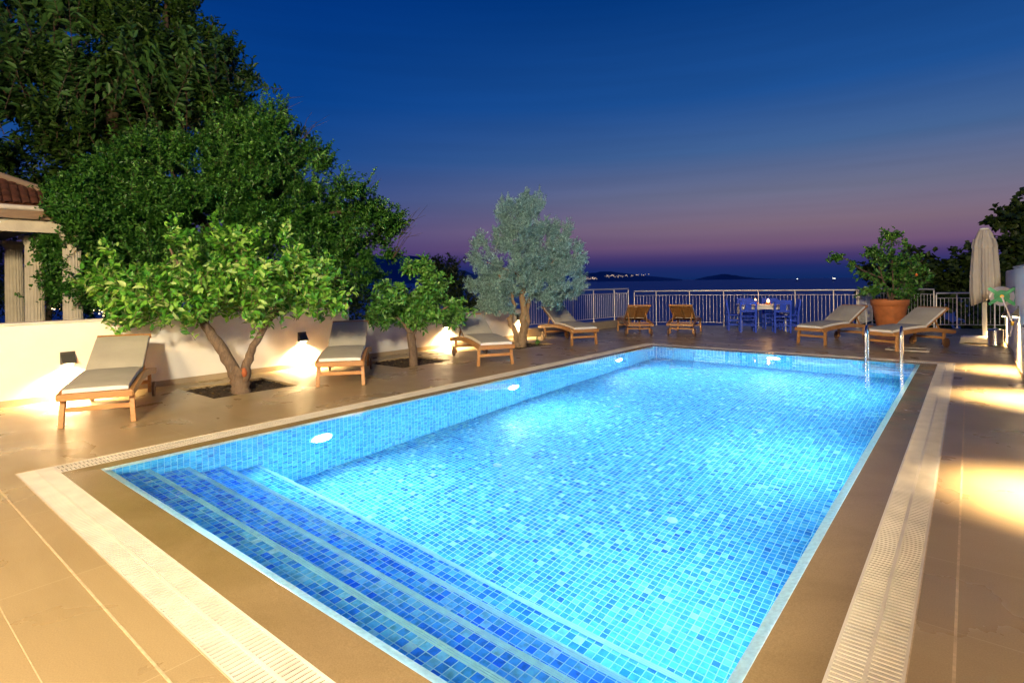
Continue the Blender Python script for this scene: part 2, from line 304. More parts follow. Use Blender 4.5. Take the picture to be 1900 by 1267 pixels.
# sea and pool water
def water_mats():
    m=bpy.data.materials.new('sea_water'); m.use_nodes=True; t=m.node_tree; b=t.nodes['Principled BSDF']
    b.inputs['Base Color'].default_value=(.03,.19,.46,1); b.inputs['Roughness'].default_value=.5; b.inputs['IOR'].default_value=1.33; b.inputs['Specular IOR Level'].default_value=.3
    co=N(t,'ShaderNodeTexCoord'); mpp=N(t,'ShaderNodeMapping'); mpp.inputs['Rotation'].default_value=(0,0,.5); mpp.inputs['Scale'].default_value=(.02,.12,1); Lk(t,co.outputs['Object'],mpp.inputs[0])
    n=N(t,'ShaderNodeTexNoise',i_Scale=3.0,i_Detail=6.0); Lk(t,mpp.outputs[0],n.inputs[0])
    bu=N(t,'ShaderNodeBump'); bu.inputs['Strength'].default_value=.5; bu.inputs['Distance'].default_value=1.; Lk(t,n.outputs[0],bu.inputs['Height']); Lk(t,bu.outputs[0],b.inputs['Normal'])
    w=bpy.data.materials.new('pool_water'); w.use_nodes=True; t=w.node_tree; b=t.nodes['Principled BSDF']
    b.inputs['Transmission Weight'].default_value=1; b.inputs['IOR'].default_value=1.33; b.inputs['Roughness'].default_value=0; b.inputs['Base Color'].default_value=(.93,.99,1,1)
    co=N(t,'ShaderNodeTexCoord'); n=N(t,'ShaderNodeTexNoise',i_Scale=2.4,i_Detail=2.0); Lk(t,co.outputs['Object'],n.inputs[0])
    bu=N(t,'ShaderNodeBump'); bu.inputs['Strength'].default_value=.22; bu.inputs['Distance'].default_value=.012; Lk(t,n.outputs[0],bu.inputs['Height']); Lk(t,bu.outputs[0],b.inputs['Normal'])
    return m,w
m_sea,m_water=water_mats()
# ================================================================ setting
X0,X1,Y0,Y1=-5.53,-.72,1.49,11.91      # pool opening
GX0,GX1,GY0,GY1=-5.96,-.19,.96,12.36   # outside of the gratings
GI=.24                                  # grating width
ZB=-1.7
PITS=[(-8.87,-7.75,3.25,4.45),(-8.87,-7.75,6.45,7.65),(-8.87,-7.75,9.75,11.0)]
def struct(o,kind='structure'): o['kind']=kind; return o
# deck with its openings
m=MB()
xs=sorted({-9.36,-8.87,-7.75,GX0,GX1,.66}); ys=sorted({-9,GY0,GY1,3.25,4.45,6.45,7.65,9.75,11.0,16.9})
def hole(x,y): return (GX0<x<GX1 and GY0<y<GY1) or any(a<x<b and c<y<d for a,b,c,d in PITS)
for i in range(len(xs)-1):
    for j in range(len(ys)-1):
        a,b,c,d=xs[i],xs[i+1],ys[j],ys[j+1]
        if hole((a+b)/2,(c+d)/2): continue
        m.add([(a,c,0),(b,c,0),(b,d,0),(a,d,0)],[(0,1,2,3)])
FAR=[(-8.72,16.9),(-8.72,17.02),(-8.09,17.52),(-7.15,18.07),(-6.15,18.41),(-5.18,18.73),(-4.19,19.07),(-3.2,19.42),(-2.61,19.56),(-2.5,21.6),(-.74,20.4),(.9,21.0),(1.6,21.2),(1.6,16.9)]
m.add([(x,y,0) for x,y in FAR],[tuple(range(len(FAR)))[::-1]])
for i in range(len(FAR)-2):    # slab edge
    a,b=FAR[i+1-1],FAR[i+1]
    m.add([(a[0],a[1],0),(b[0],b[1],0),(b[0],b[1],-.5),(a[0],a[1],-.5)],[(0,1,2,3)])
for (a,b,c,d) in PITS:
    for p,q in(((a,c),(b,c)),((b,c),(b,d)),((b,d),(a,d)),((a,d),(a,c))):
        m.add([(*p,0),(*q,0),(*q,-.15),(*p,-.15)],[(0,1,2,3)])
struct(m.build('paving',m_deck))
# pale grout bands round the pool
m=MB(); gz=.004
m.b2((-9.3,.805,-.01),(-.055,.815,.002)); m.b2((-.055,-6,-.01),(-.044,13.2,.0025)); m.b2((-9.3,.503,-.01),(-.055,.507,.001)); m.b2((GX0-.005,GY0-.005,-.01),(GX1+.005,GY0,.001)); m.b2((GX0-.005,GY0,-.01),(GX0,GY1,.001)); m.b2((GX1,GY0,-.01),(GX1+.005,GY1,.001)); m.b2((GX0-.005,GY1,-.01),(GX1+.005,GY1+.005,.001))
m.b2((-9.3,13.2,-.01),(.6,13.206,gz-.002))
struct(m.build('grout_lines',m_line))
# drain channel under the gratings
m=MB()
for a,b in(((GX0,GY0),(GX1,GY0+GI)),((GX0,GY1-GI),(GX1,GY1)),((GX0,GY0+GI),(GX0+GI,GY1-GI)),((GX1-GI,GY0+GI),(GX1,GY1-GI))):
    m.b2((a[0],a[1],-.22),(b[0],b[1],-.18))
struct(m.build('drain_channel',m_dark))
# gratings
def grate(x0,x1,y0,y1,label):
    alongx=(x1-x0)>(y1-y0); g=MB(); p=.029; bw=.018; t0,t1=-.008,-.002
    if alongx:
        n=int((x1-x0)/p)
        for i in range(n):
            x=x0+i*p; g.b2((x,y0+.012,t0),(x+bw,(y0+y1)/2-.008,t1)); g.b2((x,(y0+y1)/2+.008,t0),(x+bw,y1-.012,t1))
        for c,w in((y0+.006,.012),((y0+y1)/2,.016),(y1-.006,.012)): g.b2((x0,c-w/2,t0),(x1,c+w/2,t1+.0006),1)
    else:
        n=int((y1-y0)/p)
        for i in range(n):
            y=y0+i*p; g.b2((x0+.012,y,t0),((x0+x1)/2-.008,y+bw,t1)); g.b2(((x0+x1)/2+.008,y,t0),(x1-.012,y+bw,t1))
        for c,w in((x0+.006,.012),((x0+x1)/2,.016),(x1-.006,.012)): g.b2((c-w/2,y0,t0),(c+w/2,y1,t1+.0006),1)
    o=g.build('drain_grate',[m_grate,m_spine]); o['label']=label; o['category']='drain grate'; o['group']='slotted overflow gratings framing the pool'
grate(GX0,GX1,GY0,GY0+GI,'cream slotted grating across the near end of the pool, beside the underwater steps')
grate(GX0,GX0+GI,GY0+GI,GY1-GI,'cream slotted grating along the long pool side facing the white wall and trees')
grate(GX1-GI,GX1,GY0+GI,GY1-GI,'cream slotted grating on the long pool side by the hose reel wall')
grate(GX0,GX1,GY1-GI,GY1,'cream slotted grating across the far pool end behind the ladder')
# overflow coping: flat ledge, bevelled lip under the water
m=MB(); cx0,cx1,cy0,cy1=GX0+GI,GX1-GI,GY0+GI,GY1-GI
def ring(o,i,zo,zi,mm):
    O=[(o[0],o[2]),(o[1],o[2]),(o[1],o[3]),(o[0],o[3])]; I=[(i[0],i[2]),(i[1],i[2]),(i[1],i[3]),(i[0],i[3])]
    for k in range(4):
        a,b,c,d=O[k],O[(k+1)%4],I[(k+1)%4],I[k]
        mm.add([(*a,zo),(*b,zo),(*c,zi),(*d,zi)],[(0,1,2,3)])
P=(X0,X1,Y0,Y1); ex=lambda r:(X0-r,X1+r,Y0-r,Y1+r)
ring((cx0,cx1,cy0,cy1),(cx0,cx1,cy0,cy1),-.003,-.2,m)
ring((cx0,cx1,cy0,cy1),ex(.055),-.003,-.0105,m)
struct(m.build('coping',m_coping))
m=MB(); ring(ex(.055),P,-.0105,-.045,m); struct(m.build('pool_lip',m_lip))
# water sheet
m=MB(); e=.052
m.add([(X0-e,Y0-e,-.010),(X1+e,Y0-e,-.010),(X1+e,Y1+e,-.010),(X0-e,Y1+e,-.010)],[(0,1,2,3)])
struct(m.build('pool_water',m_water))
# basin
STEPS=[(1.77,-.27),(2.09,-.50),(2.41,-.74),(2.74,-.97)]
m=MB()
m.add([(X0,Y0,-.045),(X0,Y1,-.045),(X0,Y1,ZB),(X0,Y0,ZB)],[(0,1,2,3)],0)
m.add([(X1,Y0,-.045),(X1,Y1,-.045),(X1,Y1,ZB),(X1,Y0,ZB)],[(3,2,1,0)],0)
m.add([(X0,Y1,-.045),(X1,Y1,-.045),(X1,Y1,ZB),(X0,Y1,ZB)],[(0,1,2,3)],1)
m.add([(X0,Y0,-.045),(X1,Y0,-.045),(X1,Y0,ZB),(X0,Y0,ZB)],[(3,2,1,0)],1)
m.add([(X0,Y0,ZB),(X1,Y0,ZB),(X1,Y1,ZB),(X0,Y1,ZB)],[(0,1,2,3)],2)
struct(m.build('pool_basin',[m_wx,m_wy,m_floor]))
m=MB(); y=Y0; nn=MB()
for ye,z in STEPS:
    m.add([(X0,y,z),(X1,y,z),(X1,ye,z),(X0,ye,z)],[(0,1,2,3)],0)
    zn={-.27:-.5,-.5:-.74,-.74:-.97,-.97:ZB}[z]
    m.add([(X0,ye,z),(X1,ye,z),(X1,ye,zn),(X0,ye,zn)],[(0,1,2,3)],1)
    for q in range(3): nn.b2((X0+.002,ye-.036+q*.0125,z-.01),(X1-.002,ye-.027+q*.0125+(.004 if q==2 else 0),z+.004))
    y=ye
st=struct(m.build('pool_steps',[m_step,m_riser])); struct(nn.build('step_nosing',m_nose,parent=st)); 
# sea, land, far hills
m=MB(); m.add([(-30000,-3000,-8),(30000,-3000,-8),(30000,40000,-8),(-30000,40000,-8)],[(0,1,2,3)]); struct(m.build('sea',m_sea))
rg=random.Random(5)
def gh(x,y):
    if x<-9.5:
        z=.12-max(0,y-9.5)*.45-max(0,-x-26)*.2
    elif x>.7: z=-.1-max(0,y-19)*.3
    else: z=-1.0-max(0,y-19)*.55
    if -9.5<=x<=-8.8: z=min(z,-.3)
    if x<-9.5 and y<8: return z
    return max(z,-8.6)+rg.uniform(-.06,.06)
gx=[-60,-45,-35,-28,-24,-20,-17,-14,-12,-10.5,-9.52,-9.4,-8.5,-5,-2,.72,.8,3,6,10,16,25,40]; gy=[-30,-15,-9,-4,0,3,6,8,10,12,14,16,18,20,22,25,28,32,37,45]
m=MB(); V=[(x,y,(gh(x,y) if not (-9.5<x<.75 and y<22) else -2.6)) for y in gy for x in gx]; nx=len(gx)
m.add(V,[(j*nx+i,j*nx+i+1,(j+1)*nx+i+1,(j+1)*nx+i) for j in range(len(gy)-1) for i in range(nx-1)],0,True)
struct(m.build('hillside_ground',m_ground))
def pix(px,py,d):      # point at viewing depth d, used to survey far landmarks
    return Vector((0,0,1.5))+fw*d+rt*((px-950)*d/1042.6)-up*((py-532.9)*d/1042.6)
def hills(name,prof,d,depth,rnd):
    m=MB(); rows=[]
    fine=[]
    for (x0,y0),(x1,y1) in zip(prof,prof[1:]):
        k=max(2,int(abs(x1-x0)/6))
        for i in range(k): fine.append((x0+(x1-x0)*i/k,y0+(y1-y0)*i/k))
    fine.append(prof[-1])
    for s,hf in((0,0),(.25,.45),(.5,1),(.8,.6),(1.2,0)):
        row=[]
        for x,y in fine:
            p=pix(x,y,d); g=Vector((p.x,p.y,0)); g=g*(1+depth*(s-.5)/d)
            hgt=max(0,p.z+8)*hf*(1+rnd.uniform(-.05,.05))
            row.append((g.x,g.y,-8.5+hgt))
        rows.append(row)
    n=len(fine); m.add([v for r in rows for v in r],[(j*n+i,j*n+i+1,(j+1)*n+i+1,(j+1)*n+i) for j in range(4) for i in range(n-1)],0,True)
    return struct(m.build(name,m_hill))
rn=random.Random(8)
hills('far_mountain',[(430,521),(480,500),(520,492),(560,484),(600,481),(640,479),(670,476),(720,478),(760,475),(800,484),(840,497),(880,508),(930,516),(960,520)],9000,2500,rn)
hills('far_island',[(1070,519),(1090,508),(1105,506),(1121,503),(1140,505),(1160,507),(1185,511),(1215,513),(1245,516),(1266,518.4)],5000,900,rn)
hills('far_island',[(1290,518.2),(1313,513),(1330,510),(1345,508.5),(1365,511),(1385,514),(1402,516),(1440,517.6)],9000,1200,rn)
# lights of the far shore: uncountable specks
def specks(name,boxes,d,size,rnd,label):
    m=MB()
    for x0,x1,y0,y1,n in boxes:
        for i in range(n):
            p=pix(rnd.uniform(x0,x1),rnd.uniform(y0,y1),d); s=size*rnd.uniform(.5,1.3); m.box(p,(s*1.3,s*1.3,s))
    o=m.build(name,m_town); o['kind']='stuff'; o['label']=label; o['category']='town lights'
specks('town_lights',[(1080,1108,514.2,518,34),(1122,1180,510,514.6,44),(1180,1204,508.5,511,14)],4500,3.2,rn,'warm specks of light from a town on the far island shore')
specks('town_lights',[(632,672,518,522,20)],8000,5,rn,'faint specks of town light under the dark mountain at the horizon')
for px,lab in((1479,'fishing boat with one white light, out at sea on the horizon, nearer the table'),(1547,'fishing boat with a double white light on the horizon, nearer the potted tree')):
    c=pix(px,516,1500); b=thing('boat',lab,'boat',(c.x,c.y,-8),.5,'lit boats on the horizon')
    h=MB(); h.prism([(-5,-1.4),(3,-1.5),(6.2,0),(3,1.5),(-5,1.4)],-.3,1.1); h.build('hull',m_hill,b,bevel=.2)
    h=MB(); h.b2((-3,-.8,1.1),(0,.8,2.8)); h.build('cabin',m_hill,b,bevel=.1)
    h=MB(); h.tube([(0.3,0,1.1),(.3,0,7.2)],.08); h.build('mast',m_hill,b)
    h=MB(); 
    for dx in ((0,),(-2,2.4))[px>1500]: h.lathe([(.05,-.7),(.75,0),(.05,.7)],10,(.3+dx,0,7.8))
    h.build('lamp',m_boat,b)
# ---------------------------------------------------------------- walls
def wall_run(name,label,xa,xb,ya,yb,h,skirt_side,cap=True):
    w=thing(name,label,'wall',((xa+xb)/2,(ya+yb)/2,0)); cx_,cy_=(xa+xb)/2,(ya+yb)/2
    m=MB(); m.b2((xa-cx_,ya-cy_,-.3),(xb-cx_,yb-cy_,h-.035)); m.build('wall_face',m_wall,w,bevel=.01)
    if cap:
        m=MB(); m.b2((xa-cx_-.012,ya-cy_-.001,h-.034),(xb-cx_+.012,yb-cy_+.012,h)); m.build('coping_cap',m_cap,w,bevel=.008)
    m=MB()
    if skirt_side>0: m.b2((xb-cx_+.001,ya-cy_,-.01),(xb-cx_+.014,yb-cy_,.085))
    else: m.b2((xa-cx_-.014,ya-cy_,-.01),(xa-cx_-.001,yb-cy_,.085))
    m.build('skirting',m_skirt,w)
    return w
wall_run('garden_wall','tall stretch of white garden wall with two lit lamps behind the lemon tree',-9.56,-9.36,-6,6.47,1.05,1)
wall_run('garden_wall','lower white garden wall after the step down, behind the small citrus and olive',-9.555,-9.36,6.474,11.9,.77,1)
wr=wall_run('boundary_wall','plain white boundary wall along the right edge with downlights',.60,.85,-6,13.2,1.66,-1)
m=MB(); m.tube([(0,7.2,1.66),(0,7.2,1.72)],.02); m.build('cap_pin',m_steel,wr)
w2=thing('boundary_wall','short end piece of white wall with rounded corner behind the hose reel','wall',(.73,15.05,0))
m=MB(); m.b2((-.1,-1.845,-.3),(.12,1.8,1.62)); m.build('wall_face',m_wall,w2,bevel=.05,seg=4)
m=MB(); m.b2((-.114,-1.845,-.01),(-.101,1.8,.085)); m.build('skirting',m_skirt,w2)
# wall lamps
def wall_lamp(x,y,z,side,label,e,group):
    t=thing('wall_lamp',label,'wall lamp',(x,y,z),0,group); s=side
    m=MB()
    # wedge housing open at the bottom
    w=.076; a,b=.0,.115
    m.add([(s*a,-w,0),(s*a,w,0),(s*.06,w,0),(s*.06,-w,0),(s*a,-w,.155),(s*a,w,.155),(s*b*.9,w,.02),(s*b*.9,-w,.02)],[(4,5,6,7),(0,4,7,3),(1,2,6,5),(0,1,5,4),(3,7,6,2)])
    m.b2((min(s*.001,s*.015),-w-.004,.0),(max(s*.001,s*.015),w+.004,.165)); m.build('housing',m_black,t)
    m=MB(); m.b2((min(s*.02,s*.075),-.045,-.012),(max(s*.02,s*.075),.045,-.002)); m.build('lens',m_glow,t)
    L=lamp('bulb','SPOT',(s*.055,0,-.03),e,(1,.72,.36),.02,t,spot_size=R(142 if s>0 else 104),spot_blend=1)
    return t
GL='downlights along the white garden wall'
for y,lab in((-1.6,'unseen black wedge wall lamp added near the camera to light the near deck'),(2.06,'lit black wedge lamp on the wall beside the first sun lounger'),(5.46,'lit black wedge lamp on the wall between the lemon tree and second lounger'),(9.05,'lit wall lamp glowing just behind the small citrus tree'),(11.75,'lit wall lamp at the wall end behind the olive trunks')):  # first lamp is out of view, added to brighten the near deck
    wall_lamp(-9.359,y,.47,1,lab,1000 if y!=11.75 else 260,GL)
GR='downlights along the right boundary wall'
for y,lab in((16.3,'lit lamp low behind the steel bin and hose'),(11.8,'wedge lamp right under the green hose reel'),(9.2,'wall lamp casting the middle pool of light on the right paving'),(5.2,'wall lamp casting the nearest pool of light on the right paving')):
    wall_lamp(.599 if y<13 else .628,y,.86 if y<13 else .62,-1,lab,700 if y<13 else 520,GR)
# ---------------------------------------------------------------- curb + railing
cb=MB(); A=Vector((-9.22,11.95,0)); B=Vector((-8.70,16.95,0)); d=(B-A).normalized(); nrm=Vector((-d.y,d.x,0))
cb.prism([tuple((A)[:2]),tuple(B[:2]),tuple((B+nrm*.3)[:2]),tuple((A+nrm*.3)[:2])],-.4,.22)
o=cb.build('stone_curb',m_skirt,bevel=.008); o['label']='low stone curb under the rail, running from the olive to the far corner'; o['category']='curb'
def railing(pts,z0,label,zt=1.13):
    t=thing('steel_railing',label,'railing',(pts[0][0],pts[0][1],z0),0,'stainless railings round the terrace'); o=Vector((pts[0][0],pts[0][1],0))
    P=[Vector((x,y,0))-o for x,y in pts]; H=zt-z0 if z0==0 else 1.0
    m=MB(); m.tube([p+Vector((0,0,H)) for p in P],.024,10); m.build('handrail',m_rail,t)
    for p in P:
        m=MB(); m.tube([p,p+Vector((0,0,H-.045))],.019,10); m.tube([p+Vector((0,0,H-.045)),p+Vector((0,0,H-.02))],.009,8); m.tube([p,p+Vector((0,0,.012))],.045,12); m.build('post',m_rail,t)
    for a,b in zip(P,P[1:]):
        m=MB(); L=(b-a).length; n=max(2,round(L/.105)); u=(b-a)/L
        a1,b1=a+u*.02,b-u*.02
        m.tube([a1+Vector((0,0,H-.14)),b1+Vector((0,0,H-.14))],.009,6); m.tube([a1+Vector((0,0,.1)),b1+Vector((0,0,.1))],.009,6)
        for i in range(1,n): q=a+(b-a)*i/n; m.tube([q+Vector((0,0,.1)),q+Vector((0,0,H-.14))],.0068,6)
        m.build('baluster_panel',m_rail,t)
q=lambda s:tuple((A+(B-A)*s+nrm*.12)[:2])
railing([q(0.0),q(.2),q(.42),q(.62),q(.84),q(1.0)],.22,'steel railing on the stone curb behind the olive tree')
railing([(-8.62,17.0)]+[(-8.07,17.48),(-7.15,18.03),(-6.15,18.37),(-5.18,18.69),(-4.19,19.03),(-3.2,19.38),(-2.61,19.52)],0,'long straight steel railing facing the sea behind the blue chairs')
railing([(-2.58,19.58),(-2.5,20.55),(-2.45,21.5),(-1.6,20.95),(-.8,20.34)],0,'angled steel railing wrapping behind the terracotta pot')
railing([(-.74,20.2),(-.28,20.5),(.55,20.85),(1.4,21.1)],.02,'steel railing behind the closed parasol in front of dark fig leaves')
# ---------------------------------------------------------------- pool fittings
POOLW=104
def pool_lamp(loc,rz,label):
    t=thing('pool_light',label,'pool light',loc,rz,'underwater lights in the pool walls')
    m=MB(); n=20
    pts=[]
    for r,x in((.14,.002),(.14,.016),(.122,.022)):
        pts.append([(x,r*math.cos(2*math.pi*k/n),r*math.sin(2*math.pi*k/n)) for k in range(n)])
    m.add([v for r in pts for v in r],[(j*n+k,j*n+(k+1)%n,(j+1)*n+(k+1)%n,(j+1)*n+k) for j in range(2) for k in range(n)],0,True); m.build('rim',m_white,t)
    m=MB(); m.add([(.012+.02*0,.122*math.cos(2*math.pi*k/n),.122*math.sin(2*math.pi*k/n)) for k in range(n)]+[(.03,0,0)],[(k,(k+1)%n,n) for k in range(n)]); m.build('lens',m_pool,t)
    L=lamp('bulb','AREA',(.034,0,0),POOLW,(.50,.90,1),parent=t,shape='DISK',size=.2,spread=R(172)); L.rotation_euler=(0,-math.pi/2,0); L.data.cycles.is_caustics_light=True
for y,l in((3.44,'nearest underwater light on the tree side, by the steps'),(6.78,'middle underwater light on the tree side of the pool'),(10.17,'farthest underwater light on the tree side of the pool')):
    pool_lamp((X0,y,-.66),0,l)
for y,l in((3.44,'hidden underwater light near the steps on the ladder side'),(6.78,'hidden middle underwater light on the ladder side'),(10.17,'hidden far underwater light on the ladder side')): pool_lamp((X1,y,-.66),math.pi,l)
pool_lamp((-3.02,Y1,-.5),-math.pi/2,'starry underwater light in the far end wall of the pool')
DR=[(-4.15,4.8,'row by the steps, tree side'),(-2.1,4.85,'row by the steps, ladder side'),(-4.15,7.6,'middle row, tree side'),(-2.1,7.6,'middle row, ladder side'),(-4.15,10.4,'far row, tree side'),(-2.1,10.4,'far row, ladder side')]
for x,y,l in DR:
    t=thing('pool_inlet','round white floor inlet in the blue mosaic, '+l,'pool inlet',(x,y,ZB+.002),0,'round inlets in the pool floor')
    m=MB(); m.lathe([(.048,0),(.048,.008),(.036,.014),(.028,.014)],24); m.build('flange',m_inlet,t)
    m=MB(); m.lathe([(.024,.0),(.024,.02),(.01,.028)],16); m.build('cap',m_inlet,t)
t=thing('pool_ladder','stainless pool ladder with two looped handles at the far end','ladder',(-1.19,11.93,0))
for s in(-1,1):
    m=MB(); x=s*.26
    pts=[(x,-.10,-1.1),(x,-.10,.42)]+[(x,.06-.16*math.cos(a),.45+.17*math.sin(a)) for a in [i*math.pi/10 for i in range(1,11)]]+[(x,.22,.42),(x,.22,-.01)]
    m.tube(pts,.0205,12); m.build('handle',m_steel,t)
    m=MB(); m.lathe([(.045,-.002),(.045,.008),(.022,.014)],16,(x,.22,0)); m.build('foot_flange',m_steel,t)
for z in(-.28,-.55,-.82):
    m=MB(); m.box((0,-.10,z),(.52,.075,.028)); m.build('rung',m_steel,t,bevel=.006)
m=MB(); a,b,c,d=-1.36,-.63,13.9,14.5
for p,q2 in(((a,c),(b,c+.05)),((a,d-.05),(b,d)),((a,c+.05),(a+.05,d-.05)),((b-.05,c+.05),(b,d-.05))): m.b2((*p,-.01),(*q2,.012))
t=thing('hatch_cover','square pale framed access cover in the paving by the right lounger','hatch',(0,0,0))
m.build('frame',m_grate,t); m=MB(); m.b2((a+.05,c+.05,-.01),(b-.05,d-.05,.005)); m.build('cover_plate',m_band,t)
# ---------------------------------------------------------------- loungers
def arch(y): return .335+.075*math.sin(math.pi*min(1,max(0,y/1.9))**1.0)*(1 if y<1 else 1)-.02*(y/2)
def lounger():
    t=thing('sun_lounger','','sun lounger',(0,0,0),0,'teak sun loungers with khaki cushions')
    ysr=[i*2.0/16 for i in range(17)]
    for s in(-1,1):
        m=MB(); vs=[]
        for y in ysr:
            z=arch(y); hh=.085 if .1<y<1.9 else .06
            for dx,dz in((-.018,-hh/2),(.018,-hh/2),(.018,hh/2),(-.018,hh/2)): vs.append((s*.325+dx,y,z+dz))
        n=len(ysr); fs=[(i*4+k,i*4+(k+1)%4,(i+1)*4+(k+1)%4,(i+1)*4+k) for i in range(n-1) for k in range(4)]+[(0,3,2,1),((n-1)*4,(n-1)*4+1,(n-1)*4+2,(n-1)*4+3)]
        m.add(vs,fs); m.build('side_rail',m_teak,t,bevel=.004)
        m=MB(); m.beam((s*.325,.10,0),(s*.305,.13,arch(.1)-.02),.05,.06,(0,1,0)); m.build('leg',m_teak,t,bevel=.005)
        m=MB(); m.beam((s*.295,1.66,.06),(s*.295,1.66,arch(1.66)-.03),.04,.06,(0,1,0)); m.build('leg',m_teak,t,bevel=.005)
        m=MB(); m.tube([(s*.328,1.66,.1),(s*.358,1.66,.1)],.1,24,sm=False); m.tube([(s*.356,1.66,.1),(s*.364,1.66,.1)],.03,12); m.build('wheel',m_wheel,t,bevel=.006)
    m=MB(); m.box((0,.115,.185),(.6,.024,.05)); m.build('stretcher',m_teakx,t,bevel=.004); m=MB(); m.box((0,1.66,.2),(.58,.03,.05)); m.build('stretcher',m_teakx,t,bevel=.004)
    m=MB(); m.box((0,.0,arch(0)),(.67,.03,.07)); m.build('end_beam',m_teakx,t,bevel=.006); m=MB(); m.box((0,1.99,arch(2)),(.67,.03,.06)); m.build('end_beam',m_teakx,t,bevel=.006)
    m=MB()
    y=.07
    while y<1.02: m.box((0,y,arch(y)+.03),(.612,.052,.014),Matrix.Rotation(math.atan((arch(y+.01)-arch(y-.01))/.02),3,'X')); y+=.068
    m.build('seat_slats',m_teakx,t)
    # back rest
    ang=R(27); by,bz=1.06,arch(1.06)+.02; L=.80; u=Vector((0,math.cos(ang),math.sin(ang))); nn_=Vector((0,-math.sin(ang),math.cos(ang)))
    Rm=Matrix((Vector((1,0,0)),u,nn_)).transposed(); O=Vector((0,by,bz))
    m=MB()
    for x in(-.27,.27): m.box(O+u*(L/2+.02)+Vector((x,0,0)),(.045,L+.04,.03),Rm)
    m.box(O+u*L/2,(.04,L,.024),Rm); m.box(O+u*(L+.045)+nn_*.012,(.61,.05,.05),Rm); m.build('backrest_frame',m_teak,t,bevel=.004)
    m=MB(); y=.03
    while y<L-.06: m.box(O+u*y+nn_*.018,(.56,.047,.012),Rm); y+=.056
    m.build('backrest_slats',m_teakx,t)
    m=MB()
    for x in(-.24,.24): m.beam(O+u*.42+Vector((x,0,-.01)),(x,by+.56,arch(1.6)+.0),.028,.02)
    m.beam((-.3,by+.56,arch(1.6)),(.3,by+.56,arch(1.6)),.03,.025); m.build('prop',m_teak,t)
    # cushions: khaki cloth with a white edge
    def cushion(pts,name,w=.585,th=.055):
        m=MB(); vs=[]; n=len(pts); nxx=6
        rows=[]
        for i,(y,z,ny,nz) in enumerate(pts):
            e=.010 if i in(0,n-1) else 0
            top=[];bot=[]
            for k in range(nxx+1):
                x=-w/2+w*k/nxx; ed=.008 if k in(0,nxx) else 0; pf=.010*math.sin(math.pi*k/nxx)*math.sin(math.pi*i/(n-1))
                top.append((x,y+ny*(th-e-ed+pf),z+nz*(th-e-ed+pf))); bot.append((x,y,z))
            rows.append((top,bot))
        V=[v for r in rows for v in r[0]]+[v for r in rows for v in r[1]]; K=nxx+1; base=n*K
        m.add(V,[(i*K+k,i*K+k+1,(i+1)*K+k+1,(i+1)*K+k) for i in range(n-1) for k in range(nxx)],0,True)
        m.add(V,[(base+(i+1)*K+k,base+(i+1)*K+k+1,base+i*K+k+1,base+i*K+k) for i in range(n-1) for k in range(nxx)],1)
        m.add(V,[(k,base+k,base+k+1,k+1) for k in range(nxx)]+[((n-1)*K+k+1,base+(n-1)*K+k+1,base+(n-1)*K+k,(n-1)*K+k) for k in range(nxx)],1)
        m.add(V,[(i*K,(i+1)*K,base+(i+1)*K,base+i*K) for i in range(n-1)]+[((i+1)*K+nxx,i*K+nxx,base+i*K+nxx,base+(i+1)*K+nxx) for i in range(n-1)],1)
        m.build(name,[m_cush,m_cushw],t)
    sp_=[]
    for i in range(15):
        y=.02+i*1.07/14; sl=math.atan((arch(y+.01)-arch(y-.01))/.02); sp_.append((y,arch(y)+.04,-math.sin(sl),math.cos(sl)))
    cushion(sp_,'seat_cushion')
    bp=[]
    for i in range(9):
        q3=O+u*(.02+i*(L-.05)/8)+nn_*.026; bp.append((q3.y,q3.z,nn_.y,nn_.z))
    cushion(bp,'back_cushion')
    return t
LG=[((-7.49,1.57),(-7.21,2.18),'sun lounger closest to the camera, beside the first wall lamp and lemon tree'),
    ((-7.36,4.54),(-6.95,5.03),'sun lounger against the wall between the lemon tree and the small citrus'),
    ((-6.80,7.33),(-6.45,7.95),'sun lounger between the small citrus tree and the olive'),
    ((-7.17,10.92),(-6.81,11.55),'sun lounger just past the olive tree, beside the stone curb')]
base=None
def place(foot,dirv,lab):
    """foot = middle of the front legs on the ground, dirv points from foot to head"""
    global base
    dv=Vector(dirv).normalized(); rz=math.atan2(dv.y,dv.x)-math.pi/2; loc=Vector((foot[0],foot[1],0))-Vector((dv.x,dv.y,0))*.10
    if base is None: base=lounger(); base.location=loc; base.rotation_euler=(0,0,rz); base['label']=lab
    else: dup(base,loc,rz,lab)
for a,b,l in LG:
    w=Vector(b)-Vector(a); place(((a[0]+b[0])/2,(a[1]+b[1])/2),(-w.y,w.x),l)
def place_back(a,b,away,lab):  # a,b = wheel feet, head towards the camera
    away=Vector(away).normalized(); c=(Vector(a)+Vector(b))/2; place(tuple(c+away*1.56),tuple(-away),lab)
place_back((-7.2,13.7),(-6.64,14.05),(-.60,.80),'sun lounger seen from behind facing the sea, nearer the olive tree')
place_back((-6.25,14.28),(-5.67,14.64),(-.25,.97),'sun lounger seen from behind facing the sea, nearer the blue chairs')
place((-2.79,14.17),(.37,.93),'sun lounger in front of the terracotta pot, nearer the blue chairs')
place((-1.42,13.80),(.47,.88),'sun lounger behind the pool ladder, nearer the closed parasol')
